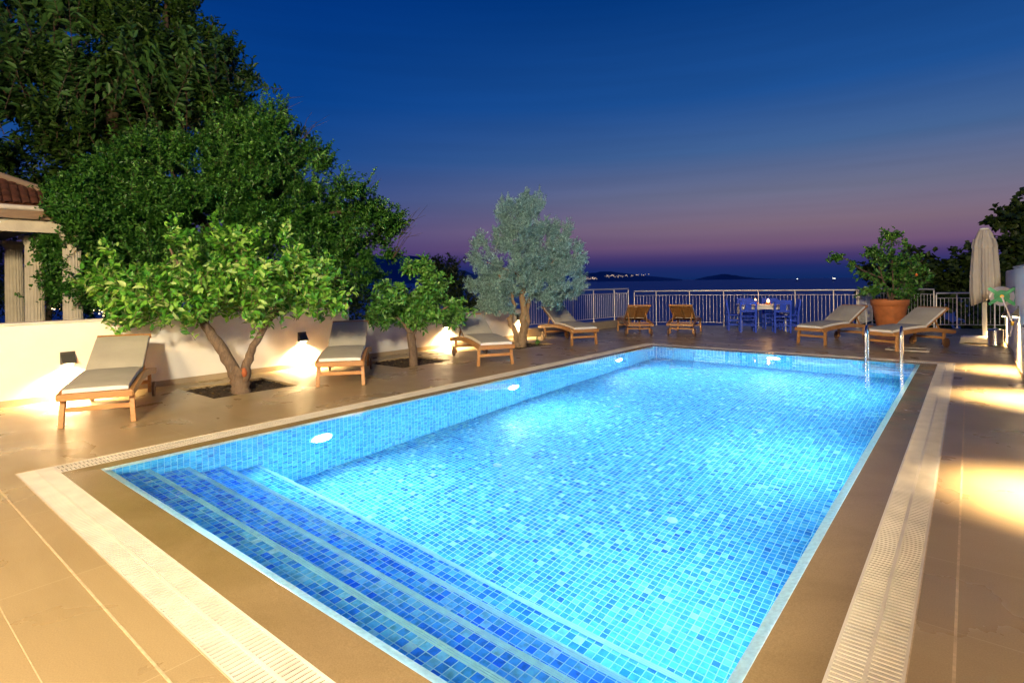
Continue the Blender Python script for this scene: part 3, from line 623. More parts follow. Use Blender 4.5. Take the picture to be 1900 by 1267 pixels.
# ---------------------------------------------------------------- table and chairs
T0=Vector((-4.70,17.25)); tv=Vector((.915,.403)); tr_=math.atan2(tv.y,tv.x)
t=thing('dining_table','white painted table with candles among blue chairs by the railing','table',(T0.x,T0.y,0),tr_)
m=MB(); m.box((0,0,.735),(1.3,.80,.035)); m.build('tabletop',m_white,t,bevel=.006)
m=MB(); 
for s in(-1,1): m.box((0,s*.34,.67),(1.1,.025,.09)); m.box((s*.57,0,.67),(.025,.6,.09))
m.build('apron',m_white,t)
for sx_ in(-1,1):
    for sy in(-1,1):
        m=MB(); m.beam((sx_*.60,sy*.34,0),(sx_*.585,sy*.33,.718),.065,.065,(0,1,0)); m.build('leg',m_white,t,bevel=.004)
for x,l in((-.17,'glass candle jar glowing on the white table, nearer the olive side'),(.17,'glass candle jar glowing on the white table, nearer the parasol')):
    p=T0+Vector((x*tv.x+.1*tv.y,x*tv.y-.1*tv.x)); c=thing('candle_jar',l,'candle',(p.x,p.y,.7535),0,'candle jars on the white table')
    m=MB(); m.lathe([(.05,0),(.06,.02),(.06,.06)],18); m.build('jar',m_terra,c)
    m=MB(); m.lathe([(.012,.062),(.04,.09),(.026,.13),(.002,.165)],10); m.build('flame',m_flame,c)
    lamp('candle_glow','POINT',(0,0,.17),4,(1,.5,.18),.03,c)
def chair():
    t=thing('taverna_chair','','chair',(0,0,0),0,'blue wooden chairs round the white table')
    for s in(-1,1):
        m=MB(); m.beam((s*.19,-.18,0),(s*.19,-.18,.455),.046,.046,(0,1,0)); m.build('leg',m_blue,t)
        m=MB(); m.beam((s*.195,.19,0),(s*.195,.19,.45),.048,.048,(0,1,0)); m.beam((s*.195,.19,.44),(s*.2,.255,.90),.05,.042,(0,1,0)); m.build('leg',m_blue,t)
    m=MB(); m.box((0,0,.45),(.42,.42,.035)); m.build('seat',m_blue,t,bevel=.01)
    m=MB(); m.box((0,.247,.845),(.40,.03,.12)); m.box((0,.212,.60),(.38,.026,.06)); m.box((0,.23,.72),(.16,.022,.2),Matrix.Rotation(-.14,3,'X')); m.build('backrest',m_blue,t,bevel=.005)
    m=MB()
    for z in(.16,.29):
        for s in(-1,1): m.beam((s*.19,-.17,z),(s*.19,.18,z),.032,.032)
    m.beam((-.18,-.18,.22),(.18,-.18,.22),.024,.024); m.beam((-.18,-.18,.33),(.18,-.18,.33),.024,.024); m.beam((-.18,.19,.2),(.18,.19,.2),.024,.024); m.build('stretcher',m_blue,t)
    return t
ch=None; nv=Vector((tv.y,-tv.x))
CH=[(-.46,.60,0,'blue wooden chair on the near side of the white table, toward the olive'),(.42,.62,0,'blue wooden chair on the near side of the white table, toward the parasol'),
    (-.34,-.58,math.pi,'blue wooden chair on the sea side of the table, toward the olive'),(.36,-.58,math.pi,'blue wooden chair on the sea side of the table, toward the parasol'),
    (-.72,0,-math.pi/2,'blue wooden chair at the table end nearest the two sea-facing loungers'),(.74,0,math.pi/2,'blue wooden chair at the table end nearest the terracotta pot')]
for u_,v_,a,l in CH:
    p=T0+tv*u_+nv*v_
    rz=tr_+math.pi+a
    if ch is None: ch=chair(); ch.location=(p.x,p.y,0); ch.rotation_euler=(0,0,rz); ch['label']=l
    else: dup(ch,(p.x,p.y,0),rz,l)
# ---------------------------------------------------------------- parasol, bin, reel
t=thing('closed_parasol','closed beige cantilever parasol on a white post and base','parasol',(.26,16.35,0))
m=MB(); m.box((-.16,-.0,.075),(.52,.5,.11)); m.box((-.40,-.2,.02),(.08,.08,.04)); m.box((-.40,.2,.02),(.08,.08,.04)); m.box((-.16,0,.14),(.44,.42,.02)); m.build('base',m_white,t,bevel=.02)
m=MB(); m.box((0,0,1.3),(.085,.085,2.3)); m.build('pole',m_white,t,bevel=.01)
m=MB(); m.lathe([(.085,0),(.095,.02),(.04,.04)],16,(.0,.0,2.53)); m.build('arm',m_white,t)
m=MB(); fo=random.Random(3); ph=[fo.uniform(0,6) for _ in range(4)]
def fold(a,z): return 1+.16*math.sin(8*a+ph[0]+z*.6)*min(1,(2.7-z))+.07*math.sin(17*a+ph[1]+z)+.04*math.sin(5*a+ph[2])
pr=[(.24,1.02),(.27,1.2),(.265,1.5),(.25,1.8),(.235,2.1),(.21,2.25),(.165,2.4),(.12,2.5),(.10,2.53)]
m.lathe([(a_*.84,b_) for a_,b_ in pr],96,(.0,.0,0),fn=fold,cap=False)
m.v=[(x,y,z-(.16*max(0,(1.25-z)/.25)*(.5-.9*(x)/.25) if z<1.25 else 0)) for x,y,z in m.v]
cano=m.build('canopy',m_canvas,t); sm=cano.modifiers.new('thickness','SOLIDIFY'); sm.thickness=.012
m=MB(); m.lathe([(.190,2.12),(.200,2.16),(.166,2.33)],64,(0,.0,0),fn=lambda a,z:1+.09*math.sin(8*a+ph[0]+2.1*.6)+.06*math.sin(17*a+ph[1]+z)+.05,cap=False); m.build('vent_flap',m_canvas,t)
t=thing('pedal_bin','small round stainless bin standing next to the parasol base','bin',(.43,15.9,0))
m=MB(); m.lathe([(.135,0),(.138,.02),(.135,.03),(.135,.32)],32); m.build('body',m_steel,t); m=MB(); m.lathe([(.14,.321),(.142,.34),(.11,.365),(.02,.372)],32); m.build('lid',m_steel,t); m=MB(); m.box((0,-.15,.02),(.06,.05,.012)); m.build('pedal',m_green,t)
t=thing('hose_reel','green cross shaped hose reel with pale hose on the wall end','hose reel',(.43,12.8,1.15))
def disc(m,r,y0,y1,n=32,m_=0): m.tube([(0,y0,0),(0,y1,0)],r,n,m_,sm=False)
m=MB(); disc(m,.168,-.03,-.02); disc(m,.168,.07,.08); m.build('side_plate',m_grey,t)
m=MB(); 
for k in range(3): 
    for y in (-.01,.02,.05): m.tube([(math.cos(a)*(.09+.025*k),y,math.sin(a)*(.09+.025*k)) for a in [i*2*math.pi/24 for i in range(25)]],.012,6,caps=False)
m.build('wound_hose',m_hose,t)
m=MB(); disc(m,.105,-.045,-.03)
for s in(-1,1): m.beam((-.17,-.05,s*.14),(.165,-.05,-s*.14),.03,.055,(0,1,0) if 0 else (0,0,1))
for s in(-1,1): m.box((.165,.0,s*.13),(.02,.12,.05))
m.b2((.160,-.03,-.16),(.169,.06,.16)); m.build('cross_frame',m_green,t,bevel=.006)
m=MB(); disc(m,.028,-.085,-.05,16); m.build('hub',m_yellow,t)
m=MB(); m.tube([(0,-.09,0),(.02,-.1,-.08),(.06,-.09,-.2),(.10,-.04,-.34),(.135,.0,-.44),(.13,.0,-.55),(.10,.0,-.68)],.012,8); m.tube([(-.05,.0,.11),(-.1,-.02,.09),(-.14,-.03,.04),(-.155,-.03,-.02)],.012,8); m.build('hose',m_hose,t)
m=MB(); m.tube([(.135,.0,-.43),(.135,0,-.5)],.022,10); m.build('hose_connector',m_yellow,t)
t=thing('wall_tap','small steel garden tap on the wall below the hose reel','tap',(.6,12.8,.73))
m=MB(); m.tube([(0,0,0),(-.06,0,0),(-.07,0,-.03)],.011,8); m.build('spout',m_steel,t); m=MB(); m.beam((-.04,-.03,.03),(-.04,.03,.03),.012,.012); m.tube([(-.04,0,0),(-.04,0,.03)],.006,6); m.build('lever',m_steel,t)
# ---------------------------------------------------------------- pavilion
PV=Vector((-14.95,3.35,0))
def column(x,y,zb,zt,label,r=.175):
    t=thing('fluted_column',label,'column',(x,y,zb),0,'fluted columns of the garden pavilion'); H=zt-zb
    m=MB(); fl=lambda a,z:1-.075*abs(math.sin(10*a))
    m.lathe([(r*1.03,.12),(r,.4),(r*.97,H*.6),(r*.9,H-.2)],120,fn=fl,cap=False,sm=False); m.build('shaft',m_col,t)
    m=MB(); m.lathe([(r*1.25,.0),(r*1.28,.05),(r*1.12,.08),(r*1.12,.12)],32); m.build('base',m_col,t)
    m=MB(); m.lathe([(r*.92,H-.2),(r*1.0,H-.18),(r*.98,H-.15),(r*1.2,H-.09),(r*1.25,H-.07)],32); m.box((0,0,H-.035),(r*2.6,r*2.6,.07)); m.build('capital',m_col,t)
column(-14.85,3.38,.1,2.62,'fluted pale column at the pavilion corner, half hidden by leaves')
column(-15.97,2.96,.1,2.62,'fluted pale column second from the pavilion corner')
column(-18.15,2.98,.1,2.62,'fluted pale column farthest from the pavilion corner, at the back',.185)
t=thing('pavilion','garden pavilion roof of orange tiles over a cream beam and gutter','pavilion',(-14.85,3.4,0))
ex_=Vector((-.97,-.9,0)).normalized()  # direction of the front beam, running left
fx=Vector((-15.38,2.33,0))-Vector((-15.51,3.51,0)); 
# beam lines: front from corner C towards D1, side from C towards D2
C=Vector((0,0,0)); D1=Vector((-.10,-1,0)).normalized(); D2=Vector((-1,.10,0)).normalized()
m=MB()
for D in(D1,D2): m.beam(C-D*.16+Vector((0,0,2.74)),C+D*7+Vector((0,0,2.74)),.3,.24)
m.build('beam',m_col,t)
m=MB()
for D,o_ in((D1,-D2*.22),(D2,-D1*.22)): m.beam(C+o_-D*.22+Vector((0,0,2.95)),C+o_+D*7+Vector((0,0,2.95)),.3,.16)
m.build('eave_board',m_eave,t)
m=MB()
for D,o_ in((D1,-D2*.28),(D2,-D1*.28)): m.tube([C+o_-D*.28+Vector((0,0,3.09)),C+o_+D*7+Vector((0,0,3.09))],.055,12)
m.build('gutter',m_cap,t)
m=MB()   # tiled hip roof: rows of barrel tiles
cr=C-D1*.30-D2*.30+Vector((0,0,3.14)); slope=.50
apex=cr+(D1+D2)*4+Vector((0,0,4*slope))
def roofside(D,Ein):   # D along the eave, Ein inward
    n=58; st_=.14
    for j in range(n):
        s0=j*st_; w=st_
        L=min(s0+.1,4.0)
        vs=[];k=6
        rows=max(2,int(L/.33)+1)
        for r_ in range(rows):
            for h0,h1 in((r_*.33,min((r_+1)*.33+.03,L)),):
                if h1<=h0: continue
                lift=.02
                base0=cr+D*s0+Ein*h0+Vector((0,0,h0*slope+lift)); base1=cr+D*s0+Ein*h1+Vector((0,0,h1*slope))
                v=[]
                for b_ in(base0,base1):
                    for q_ in range(k+1):
                        a_=math.pi*q_/k; v.append(b_+D*(w/2-w*.5*math.cos(a_))+Vector((0,0,.045*math.sin(a_))))
                m.add(v,[(q_,q_+1,k+1+q_+1,k+1+q_) for q_ in range(k)],0,True)
        e0=cr+D*s0; 
roofside(D1,D2); roofside(D2,D1)
m.add([cr+Vector((0,0,-.01)),cr+D1*8+Vector((0,0,-.01)),cr+D1*8+D2*4+Vector((0,0,4*slope)),apex],[(0,1,2,3)]); m.add([cr+Vector((0,0,-.01)),cr+D2*8+Vector((0,0,-.01)),cr+D2*8+D1*4+Vector((0,0,4*slope)),apex],[(3,2,1,0)])
m.build('tiled_roof',m_roof,t)
m=MB(); m.tube([cr+Vector((0,0,.06)),apex+Vector((0,0,.06))],.075,10); m.build('hip_ridge',m_ridge,t)
m=MB(); m.b2((-7,-7,2.86),(-.1,-.1,2.9)); m.build('ceiling',m_cap,t)
m=MB(); m.b2((-7,-7,-.1),(.3,.3,.07)); m.build('plinth',m_cap,t)
# ---------------------------------------------------------------- trees
def leaf_mesh(name,pos,dr,nm,size,wid,mt,parent,fold=.25):
    n=len(pos); dr=dr/np.linalg.norm(dr,axis=1,keepdims=True)
    sd=np.cross(dr,nm); sd/= (np.linalg.norm(sd,axis=1,keepdims=True)+1e-9); nn2=np.cross(sd,dr)
    s=size[:,None]; w=s*wid
    v=np.empty((n,6,3))
    v[:,0]=pos; v[:,3]=pos+dr*s-nn2*s*.12
    v[:,1]=pos+dr*s*.33+sd*w*.5+nn2*w*fold; v[:,2]=pos+dr*s*.7+sd*w*.42+nn2*w*(fold*.6)
    v[:,5]=pos+dr*s*.33-sd*w*.5+nn2*w*fold; v[:,4]=pos+dr*s*.7-sd*w*.42+nn2*w*(fold*.6)
    me=bpy.data.meshes.new(name); me.vertices.add(n*6); me.vertices.foreach_set('co',v.reshape(-1).astype(np.float32))
    b=np.arange(n)[:,None]*6; li=np.concatenate([b+np.array([0,1,2,3]),b+np.array([0,3,4,5])],axis=1).reshape(-1)
    me.loops.add(n*8); me.loops.foreach_set('vertex_index',li.astype(np.int32))
    me.polygons.add(n*2); me.polygons.foreach_set('loop_start',(np.arange(n*2)*4).astype(np.int32)); me.polygons.foreach_set('loop_total',np.full(n*2,4,np.int32))
    me.materials.append(mt); me.update(calc_edges=True); me.validate()
    o=bpy.data.objects.new(name,me); COL.objects.link(o); o.parent=parent; return o
def unit(v): return v/(np.linalg.norm(v,axis=-1,keepdims=True)+1e-9)
def crown(t,lobes,ntw,nlf,tw_len,lf,wid,mt,seed,upb=.35,shell=.55,droop=0,name='crown',twigmat=None,twig_r=.004,name_tw='twigs',keep=1.0,jit=.9,sub=0,frac=.3,planar=False):
    """lobes: (cx,cy,cz,rx,ry,rz); twigs start inside each lobe and point outward, leaves sit along them"""
    g=np.random.default_rng(seed)
    if sub:      # break every lobe into smaller leaf clumps with gaps between them
        nl=[]
        for l in lobes:
            u=unit(g.normal(size=(sub,3))); rr=.35+.75*g.random(sub)**.6
            for k in range(sub):
                f=frac*g.uniform(.6,1.35); nl.append((l[0]+u[k,0]*l[3]*rr[k],l[1]+u[k,1]*l[4]*rr[k],l[2]+u[k,2]*l[5]*rr[k],l[3]*f,l[4]*f,l[5]*f*.8))
        ctr=np.array([l[:3] for l in lobes]).mean(0); lobes=nl
    vol=np.array([l[3]*l[4]*l[5] for l in lobes])**(2/3); cnt=np.maximum(4,(ntw*vol/vol.sum()).astype(int))
    P_,D_=[],[]
    for l,c in zip(lobes,cnt):
        u=unit(g.normal(size=(c,3))); r=(shell+(1-shell)*g.random(c)**.7)[:,None]
        lump=(1+.16*np.sin(u[:,0]*5+l[0]*3+seed)+.13*np.sin(u[:,2]*7+l[1]*2)+.1*np.sin(u[:,1]*9+u[:,0]*6))[:,None]
        p=np.array(l[:3])+u*np.array(l[3:6])*r*lump
        d=unit(u/np.array(l[3:6])*min(l[3:6])+g.normal(size=(c,3))*.45+np.array([0,0,upb]))
        P_.append(p); D_.append(d)
    P_=np.concatenate(P_); D_=np.concatenate(D_); n=len(P_)
    if sub: D_=unit(D_+unit(P_-ctr)*.45)
    L=tw_len*(.6+.8*g.random(n)); B_=P_-D_*L[:,None]*.8
    # leaves
    tt=np.tile((np.arange(nlf)+.5)/nlf,(n,1))+g.normal(size=(n,nlf))*.03; pos=B_[:,None]+D_[:,None]*(L[:,None]*tt)[...,None]
    pos[...,2]-=droop*(tt**2)*L[:,None]
    rad=unit(np.cross(D_[:,None],unit(g.normal(size=(n,nlf,3)))))
    if planar:
        sv=unit(np.cross(D_,unit(g.normal(size=(n,3))+np.array([0,0,.6])))); rad=sv[:,None]*np.where(np.arange(nlf)%2,1,-1)[None,:,None]+g.normal(size=(n,nlf,3))*.15
    # alternate sides so twigs read as leafy shoots
    dr=unit(D_[:,None]*.75+rad*jit+g.normal(size=(n,nlf,3))*.2-np.array([0,0,droop]))
    nm=unit(np.array([0,0,1.])+g.normal(size=(n,nlf,3))*.55+D_[:,None]*.3)
    sz=lf*(.65+.6*g.random((n,nlf)))*(1-.35*np.clip(tt-.6,0,1))
    kp=g.random(n*nlf)<keep
    o=leaf_mesh(name,pos.reshape(-1,3)[kp],dr.reshape(-1,3)[kp],nm.reshape(-1,3)[kp],sz.reshape(-1)[kp],wid,mt,t)
    if twigmat:
        m=MB(); idx=g.permutation(n)[:min(n,900)]
        for i in idx: m.tube([B_[i],P_[i]],[twig_r,twig_r*.4],4,caps=False)
        m.build(name_tw,twigmat,o)
    return P_,B_
def limb(m,pts,r0,r1,rnd,n=10,sub=4,wob=.02):
    pts=[Vector(p) for p in pts]; out=[]
    for i in range(len(pts)-1):
        a=pts[max(i-1,0)];b=pts[i];c=pts[i+1];d=pts[min(i+2,len(pts)-1)]
        for k in range(sub):
            s=k/sub; out.append(.5*((2*b)+(c-a)*s+(2*a-5*b+4*c-d)*s*s+(3*b-a-3*c+d)*s**3))
    out.append(pts[-1]); N_=len(out)
    out=[p+Vector((rnd.uniform(-wob,wob),rnd.uniform(-wob,wob),0))*(i>0) for i,p in enumerate(out)]
    rr=[(r0+(r1-r0)*(i/(N_-1))**.8)*(1+rnd.uniform(-.06,.06)) for i in range(N_)]
    m.tube(out,rr,n,rough=.06,rnd=rnd)
RT=Vector((rt.x,rt.y,0)); FW=Vector((fw.x,fw.y,0)).normalized()
def loc(r,f,z): v=RT*r+FW*f; return (v.x,v.y,z)     # lateral, away, height offsets around a trunk
def lobes_of(l): return [(*loc(a,b,z),rx,rx*.95 if len(x)==0 else x[0],rz) for a,b,z,rx,rz,*x in l]
# lemon tree
rnd=random.Random(11)
t=thing('lemon_tree','wide lemon tree with forked brown trunk and bright yellow-green leaves','tree',(-8.02,3.72,-.03))
m=MB()
F=loc(0,0,.32)
limb(m,[loc(0.02,0,-.05),loc(0,0,.12),F],.14,.115,rnd,14)
limb(m,[loc(-.02,0,.16),loc(-.14,.02,.42),loc(-.36,.05,.72),loc(-.56,.08,1.02),loc(-.66,.1,1.3),loc(-.85,.1,1.6)],.10,.042,rnd,12)
limb(m,[loc(.05,0,.2),loc(.10,.0,.42),loc(.18,.02,.66),loc(.38,.05,.98),loc(.62,.1,1.3),loc(.9,.1,1.55)],.075,.03,rnd,12)
for a in([loc(-.56,.08,1.02),loc(-.9,-.1,1.25),loc(-1.3,-.2,1.4)],[loc(-.6,.08,1.15),loc(-.4,.3,1.5),loc(-.2,.4,1.9)],[loc(.5,.08,1.15),loc(.35,-.2,1.5),loc(.2,-.3,1.9)],[loc(.7,.1,1.35),loc(1.1,.3,1.6),loc(1.4,.3,1.6)],[loc(-.66,.1,1.3),loc(-1.0,.3,1.8),loc(-1.2,.4,2.1)]): limb(m,a,.04,.014,rnd,8)
m.build('trunk',m_bark1,t)
m=MB(); m.lathe([(.001,-.07),(.03,-.05),(.036,0),(.028,.05),(.001,.07)],14,loc(.095,-.065,.30),fn=lambda a,z:1+.2*math.sin(3*a+z*40)); m.build('healed_scar',mat('scar',(.34,.09,.03),.8,noise=(20,.3)),t)
LB=lobes_of([(-1.0,0,1.62,.78,.52),(-.3,-.1,1.85,.8,.5),(.45,0,1.85,.8,.5),(.95,.1,1.62,.52,.42),(-1.55,0,1.55,.5,.36),(-1.25,-.1,1.22,.42,.3),(-.1,.3,1.5,.8,.45),(1.1,0,1.35,.36,.26),(.35,-.1,1.4,.55,.3),(-.75,-.3,1.35,.55,.3)])
crown(t,LB,700,13,.36,.115,.50,m_lemon,1,upb=.6,shell=.3,sub=12,frac=.44,twigmat=m_bark1,droop=.05)
crown(t,[(*loc(a,-.1,z),.09,.09,.12) for a,z in((-.85,2.4),(-.25,2.38),(.3,2.3),(.72,2.32),(-1.75,2.05),(-1.95,1.75),(1.3,1.85))],40,14,.48,.10,.5,m_lemon,2,upb=1.6,shell=.1,name='leaves')
# small citrus
t=thing('citrus_tree','small rounded citrus tree with dense green leaves between two loungers','tree',(-7.98,6.88,-.03))
m=MB(); limb(m,[loc(.02,0,-.05),loc(0,0,.3),loc(-.02,0,.62)],.085,.075,rnd,12)
for a,r in(([loc(-.02,0,.55),loc(-.16,.0,.78),loc(-.4,.05,.98),loc(-.6,.1,1.1)],.05),([loc(0,0,.6),loc(.12,0,.8),loc(.3,.1,1.05)],.05),([loc(0,0,.62),loc(0,.1,.9),loc(.05,.1,1.4)],.045),([loc(.1,0,.8),loc(.5,-.1,1.0),loc(.7,-.1,1.1)],.03)): limb(m,a,r,.015,rnd,8)
m.build('trunk',m_bark1,t)
LB=lobes_of([(-.35,0,1.18,.5,.34),(.35,0,1.15,.55,.34),(0,0,1.45,.55,.42),(.7,.1,1.02,.35,.24),(-.62,0,1.05,.3,.24),(.05,-.1,1.0,.5,.25),(.15,0,1.8,.2,.22)])
crown(t,LB,480,13,.27,.108,.42,m_orange,4,upb=.35,shell=.3,sub=9,frac=.42,twigmat=m_bark1,droop=.18)
crown(t,[(*loc(.25,0,1.95),.06,.06,.1)],6,12,.40,.12,.42,m_orange,5,upb=2.2,shell=.1,name='leaves')
# olive
t=thing('olive_tree','olive tree with silvery leaves and three gnarled stems at the wall end','tree',(-8.12,10.28,-.03))
m=MB()
limb(m,[loc(.0,0,-.05),loc(.05,0,.4),loc(.07,0,.95),loc(.02,0,1.5),loc(-.1,.1,2.2)],.13,.04,rnd,14,wob=.03)
limb(m,[loc(-.06,-.03,-.05),loc(-.14,-.03,.3),loc(-.24,-.03,.62),loc(-.15,-.02,1.1),loc(-.5,0,1.7)],.085,.03,rnd,12,wob=.03)
limb(m,[loc(-.22,-.03,.55),loc(-.29,-.05,.68)],.07,.045,rnd,10)
limb(m,[loc(.08,.03,.1),loc(.15,.03,.6),loc(.2,.03,1.1),loc(.5,.1,1.8)],.08,.03,rnd,12,wob=.03)
for a in([loc(-.05,.05,1.7),loc(-.8,0,2.0)],[loc(0,0,1.4),loc(.7,0,1.9),loc(1.1,0,2.4)],[loc(-.1,.1,2.0),loc(.1,.1,2.8),loc(.1,.1,3.3)]): limb(m,a,.035,.012,rnd,8)
m.build('trunk',m_bark2,t)
LB=lobes_of([(-.05,-.1,3.0,.42,.50),(.42,0,2.95,.34,.48),(-.45,0,2.75,.30,.42),(.85,0,2.65,.34,.45),(1.18,.05,2.2,.32,.42),(.1,-.35,2.35,.42,.48),(.65,-.1,2.05,.5,.42),(-.9,0,2.25,.26,.42),(-.65,-.1,1.75,.42,.42),(-.95,.1,1.45,.34,.36),(.0,-.2,1.7,.5,.42),(1.0,-.1,1.6,.45,.42),(.5,-.4,1.4,.5,.34),(-.35,-.2,1.2,.4,.28),(-.75,-.1,.98,.3,.2),(.15,0,3.4,.16,.22),(.95,.1,1.2,.38,.24)])
crown(t,LB,4600,24,.24,.058,.26,m_olive,6,upb=.8,shell=.3,sub=14,frac=.44,jit=.7,twigmat=m_bark2,twig_r=.003)
# big evergreen behind the wall
t=thing('evergreen_tree','large dense green tree with small leaves leaning over the wall','tree',(-14.4,6.4,0))
m=MB()
limb(m,[loc(0,0,-.2),loc(.1,0,1.0),loc(-.1,0,2.2),loc(.3,0,3.6)],.3,.12,rnd,12)
for a in([loc(0,0,1.6),loc(1.2,0,2.6),loc(2.4,0,3.2),loc(3.4,0,3.3)],[loc(0,0,1.8),loc(-1.4,0,2.8),loc(-2.4,0,3.2)],[loc(.1,0,2.6),loc(.8,.3,3.8),loc(1.0,.3,5)],[loc(0,0,2.4),loc(-.8,-.5,3.6),loc(-1.2,-.5,4.6)]): limb(m,a,.12,.03,rnd,8,wob=.05)
m.build('trunk',m_bark3,t)
LB=lobes_of([(.3,0,4.6,1.6,1.2),(1.3,0,4.2,1.5,1.3),(-.9,0,4.2,1.7,1.2),(2.4,0,3.2,1.4,1.25),(3.3,0,2.7,1.0,.95),(-2.2,0,3.6,1.5,1.1),(0,-.6,3.0,1.8,1.2),(1.6,-.4,2.5,1.4,.9),(-1.8,-.5,2.5,1.5,.95),(3.9,0,3.1,.55,.4),(-3.2,-.2,3.0,1.0,.9),(.9,0,5.4,1.0,.7),(3.2,0,1.9,.7,.5),(-3.0,-.6,1.9,1.0,.9),(-.5,-.4,1.9,1.4,.7)])
V0=Vector((-14.4,6.4,0)); LB+=[(*(pix(a,b,d)-V0),r1,r1,r2) for a,b,d,r1,r2 in((125,352,11.6,.35,.3),(105,380,11.4,.22,.25),(150,395,11.4,.3,.3),(150,365,12.2,.45,.4),(120,410,12.0,.3,.4),(95,450,11.9,.28,.45),(110,510,12,.32,.5),(165,440,12,.4,.5),(160,540,12,.4,.4))]
crown(t,LB,11500,18,.42,.085,.5,m_carob,7,upb=.45,shell=.4,sub=34,frac=.30,twigmat=m_bark3,twig_r=.006)
crown(t,[(l[0]-.25*FW.x,l[1]-.25*FW.y,l[2],l[3]*1.08,l[4]*1.08,l[5]*1.08) for l in LB[:15]],520,20,.62,.09,.5,m_carob_lit,17,upb=1.0,shell=.92,name='leaves',twigmat=m_bark3,twig_r=.005)
m=MB(); rb=random.Random(21)
for a,z in((1.55,5.9),(2.1,5.35),(4.55,3.0),(4.4,2.5),(3.6,3.75)):
    for q_ in range(4): m.tube([loc(a-.25,0,z-.4),loc(a+rb.uniform(-.1,.25),0,z+rb.uniform(0,.3)),loc(a+rb.uniform(0,.5),.1,z+rb.uniform(.1,.5))],[.008,.005,.002],4,caps=False)
m.build('twigs',m_bark3,t)
# tall ash behind
t=thing('ash_tree','tall dark ash tree with feathery leaf sprays filling the top left sky','tree',(-20.2,5.6,0))
m=MB()
limb(m,[loc(0,0,-.2),loc(.2,0,3),loc(0,0,6),loc(.5,0,9)],.35,.12,rnd,12)
for a in([loc(.1,0,3),loc(2,0,6),loc(3.4,0,8.6)],[loc(0,0,4),loc(-2.4,0,7),loc(-3,0,10)],[loc(0,0,5),loc(1.5,0,8),loc(1.8,0,11)],[loc(0,0,4),loc(-1,-1,7),loc(-.5,-1,10.5)]): limb(m,a,.14,.03,rnd,8,wob=.08)
m.build('trunk',m_bark3,t)
LB=lobes_of([(-1.5,0,9.3,2.6,1.6),(1.4,0,9.2,2.0,1.3),(2.6,0,8.2,1.5,1.0),(.5,0,7.6,2.4,1.3),(-2.8,0,7.0,2.4,1.6),(2.4,0,6.7,2.2,1.1),(3.6,0,7.2,.8,.6),(-3.2,0,10.6,2,1.2),(-.5,-.3,6.0,2.4,1.2),(.5,0,10.6,1.8,1),(-4,0,5.2,2.0,1.2),(4.7,.5,5.6,1.6,.8)])
crown(t,LB,3600,22,1.0,.19,.40,m_ash,9,upb=.9,shell=.3,sub=24,frac=.27,planar=True,twigmat=m_bark3,twig_r=.01,jit=1.1)
crown(t,[(*loc(a,-2.2,z),rx,.8,rz) for a,z,rx,rz in((-3.2,7.6,1.2,1.6),(-1.2,8.0,1.0,1.4),(.6,7.4,1.2,1.2),(2.2,7.6,1.0,.9),(-2.2,5.6,1.5,1.0),(3.3,7.4,.7,.6),(.3,9.2,1.6,.8),(4.0,7.9,.25,.4))],110,28,1.9,.27,.36,m_ash_lit,19,upb=2.2,shell=.1,planar=True,jit=1.3,name='leaves',twigmat=m_bark3,twig_r=.012)
# dark shrubs under and behind the trees
HB=[((-16.5,8.6),2.2,2.2),((-13.2,8.3),1.6,1.7),((-19.5,5.5),2.4,2.4),((-23,2.5),2.6,2.8),((-12.3,5.2),.9,.95),((-11.6,10.0),1.0,.55),((-17.6,.2),1.7,1.9),((-26,5.2),3.0,4.2),((-24,.5),2.6,4.0)]
HL=['dark shrub mass behind the pavilion corner under the big tree','dark shrub behind the wall under the evergreen crown','dark tall shrub seen between the pavilion columns','dark shrub deep behind the pavilion','low dark shrub showing just over the wall by the lemon tree','low dark bush above the lower garden wall after the step','dark shrub at the left frame edge behind the columns','tall dark shrub far behind, filling the gap between the columns','tall dark shrub deep behind the pavilion at the left frame edge']
for i,(((x,y),r,hh),lb) in enumerate(zip(HB,HL)):
    z=gh(x,y); t=thing('garden_shrub',lb,'shrub',(x,y,z),0,'dark shrubs behind the garden wall')
    crown(t,[(0,0,hh*.5,r,r,hh*.55),(r*.5,0,hh*.6,r*.6,r*.6,hh*.4),(-r*.5,.2,hh*.65,r*.6,r*.6,hh*.4)],int(260*r),14,.4,.10,.45,m_hedge,30+i,shell=.4)
    m=MB(); limb(m,[(0,0,-.1),(.05,0,hh*.3),(0,.05,hh*.6)],.05*r,.02,rnd,6); m.build('stem',m_bark3,t)
t=thing('pine_tree','small dark tree peeping up between the citrus and the olive','tree',(-15.9,15.3,-2.4))
LBp=lobes_of([(0,0,4.55,.9,.5),(.3,0,3.9,1.1,.6),(-.3,0,3.5,.9,.6),(.7,0,3.2,1.1,.7)]); crown(t,LBp,420,14,.4,.13,.4,m_hedge,41,shell=.3,twigmat=m_bark3)
m=MB(); limb(m,[(0,0,-.3),(0,0,2),(.1,0,4.3)],.12,.04,rnd,8); m.build('trunk',m_bark3,t)
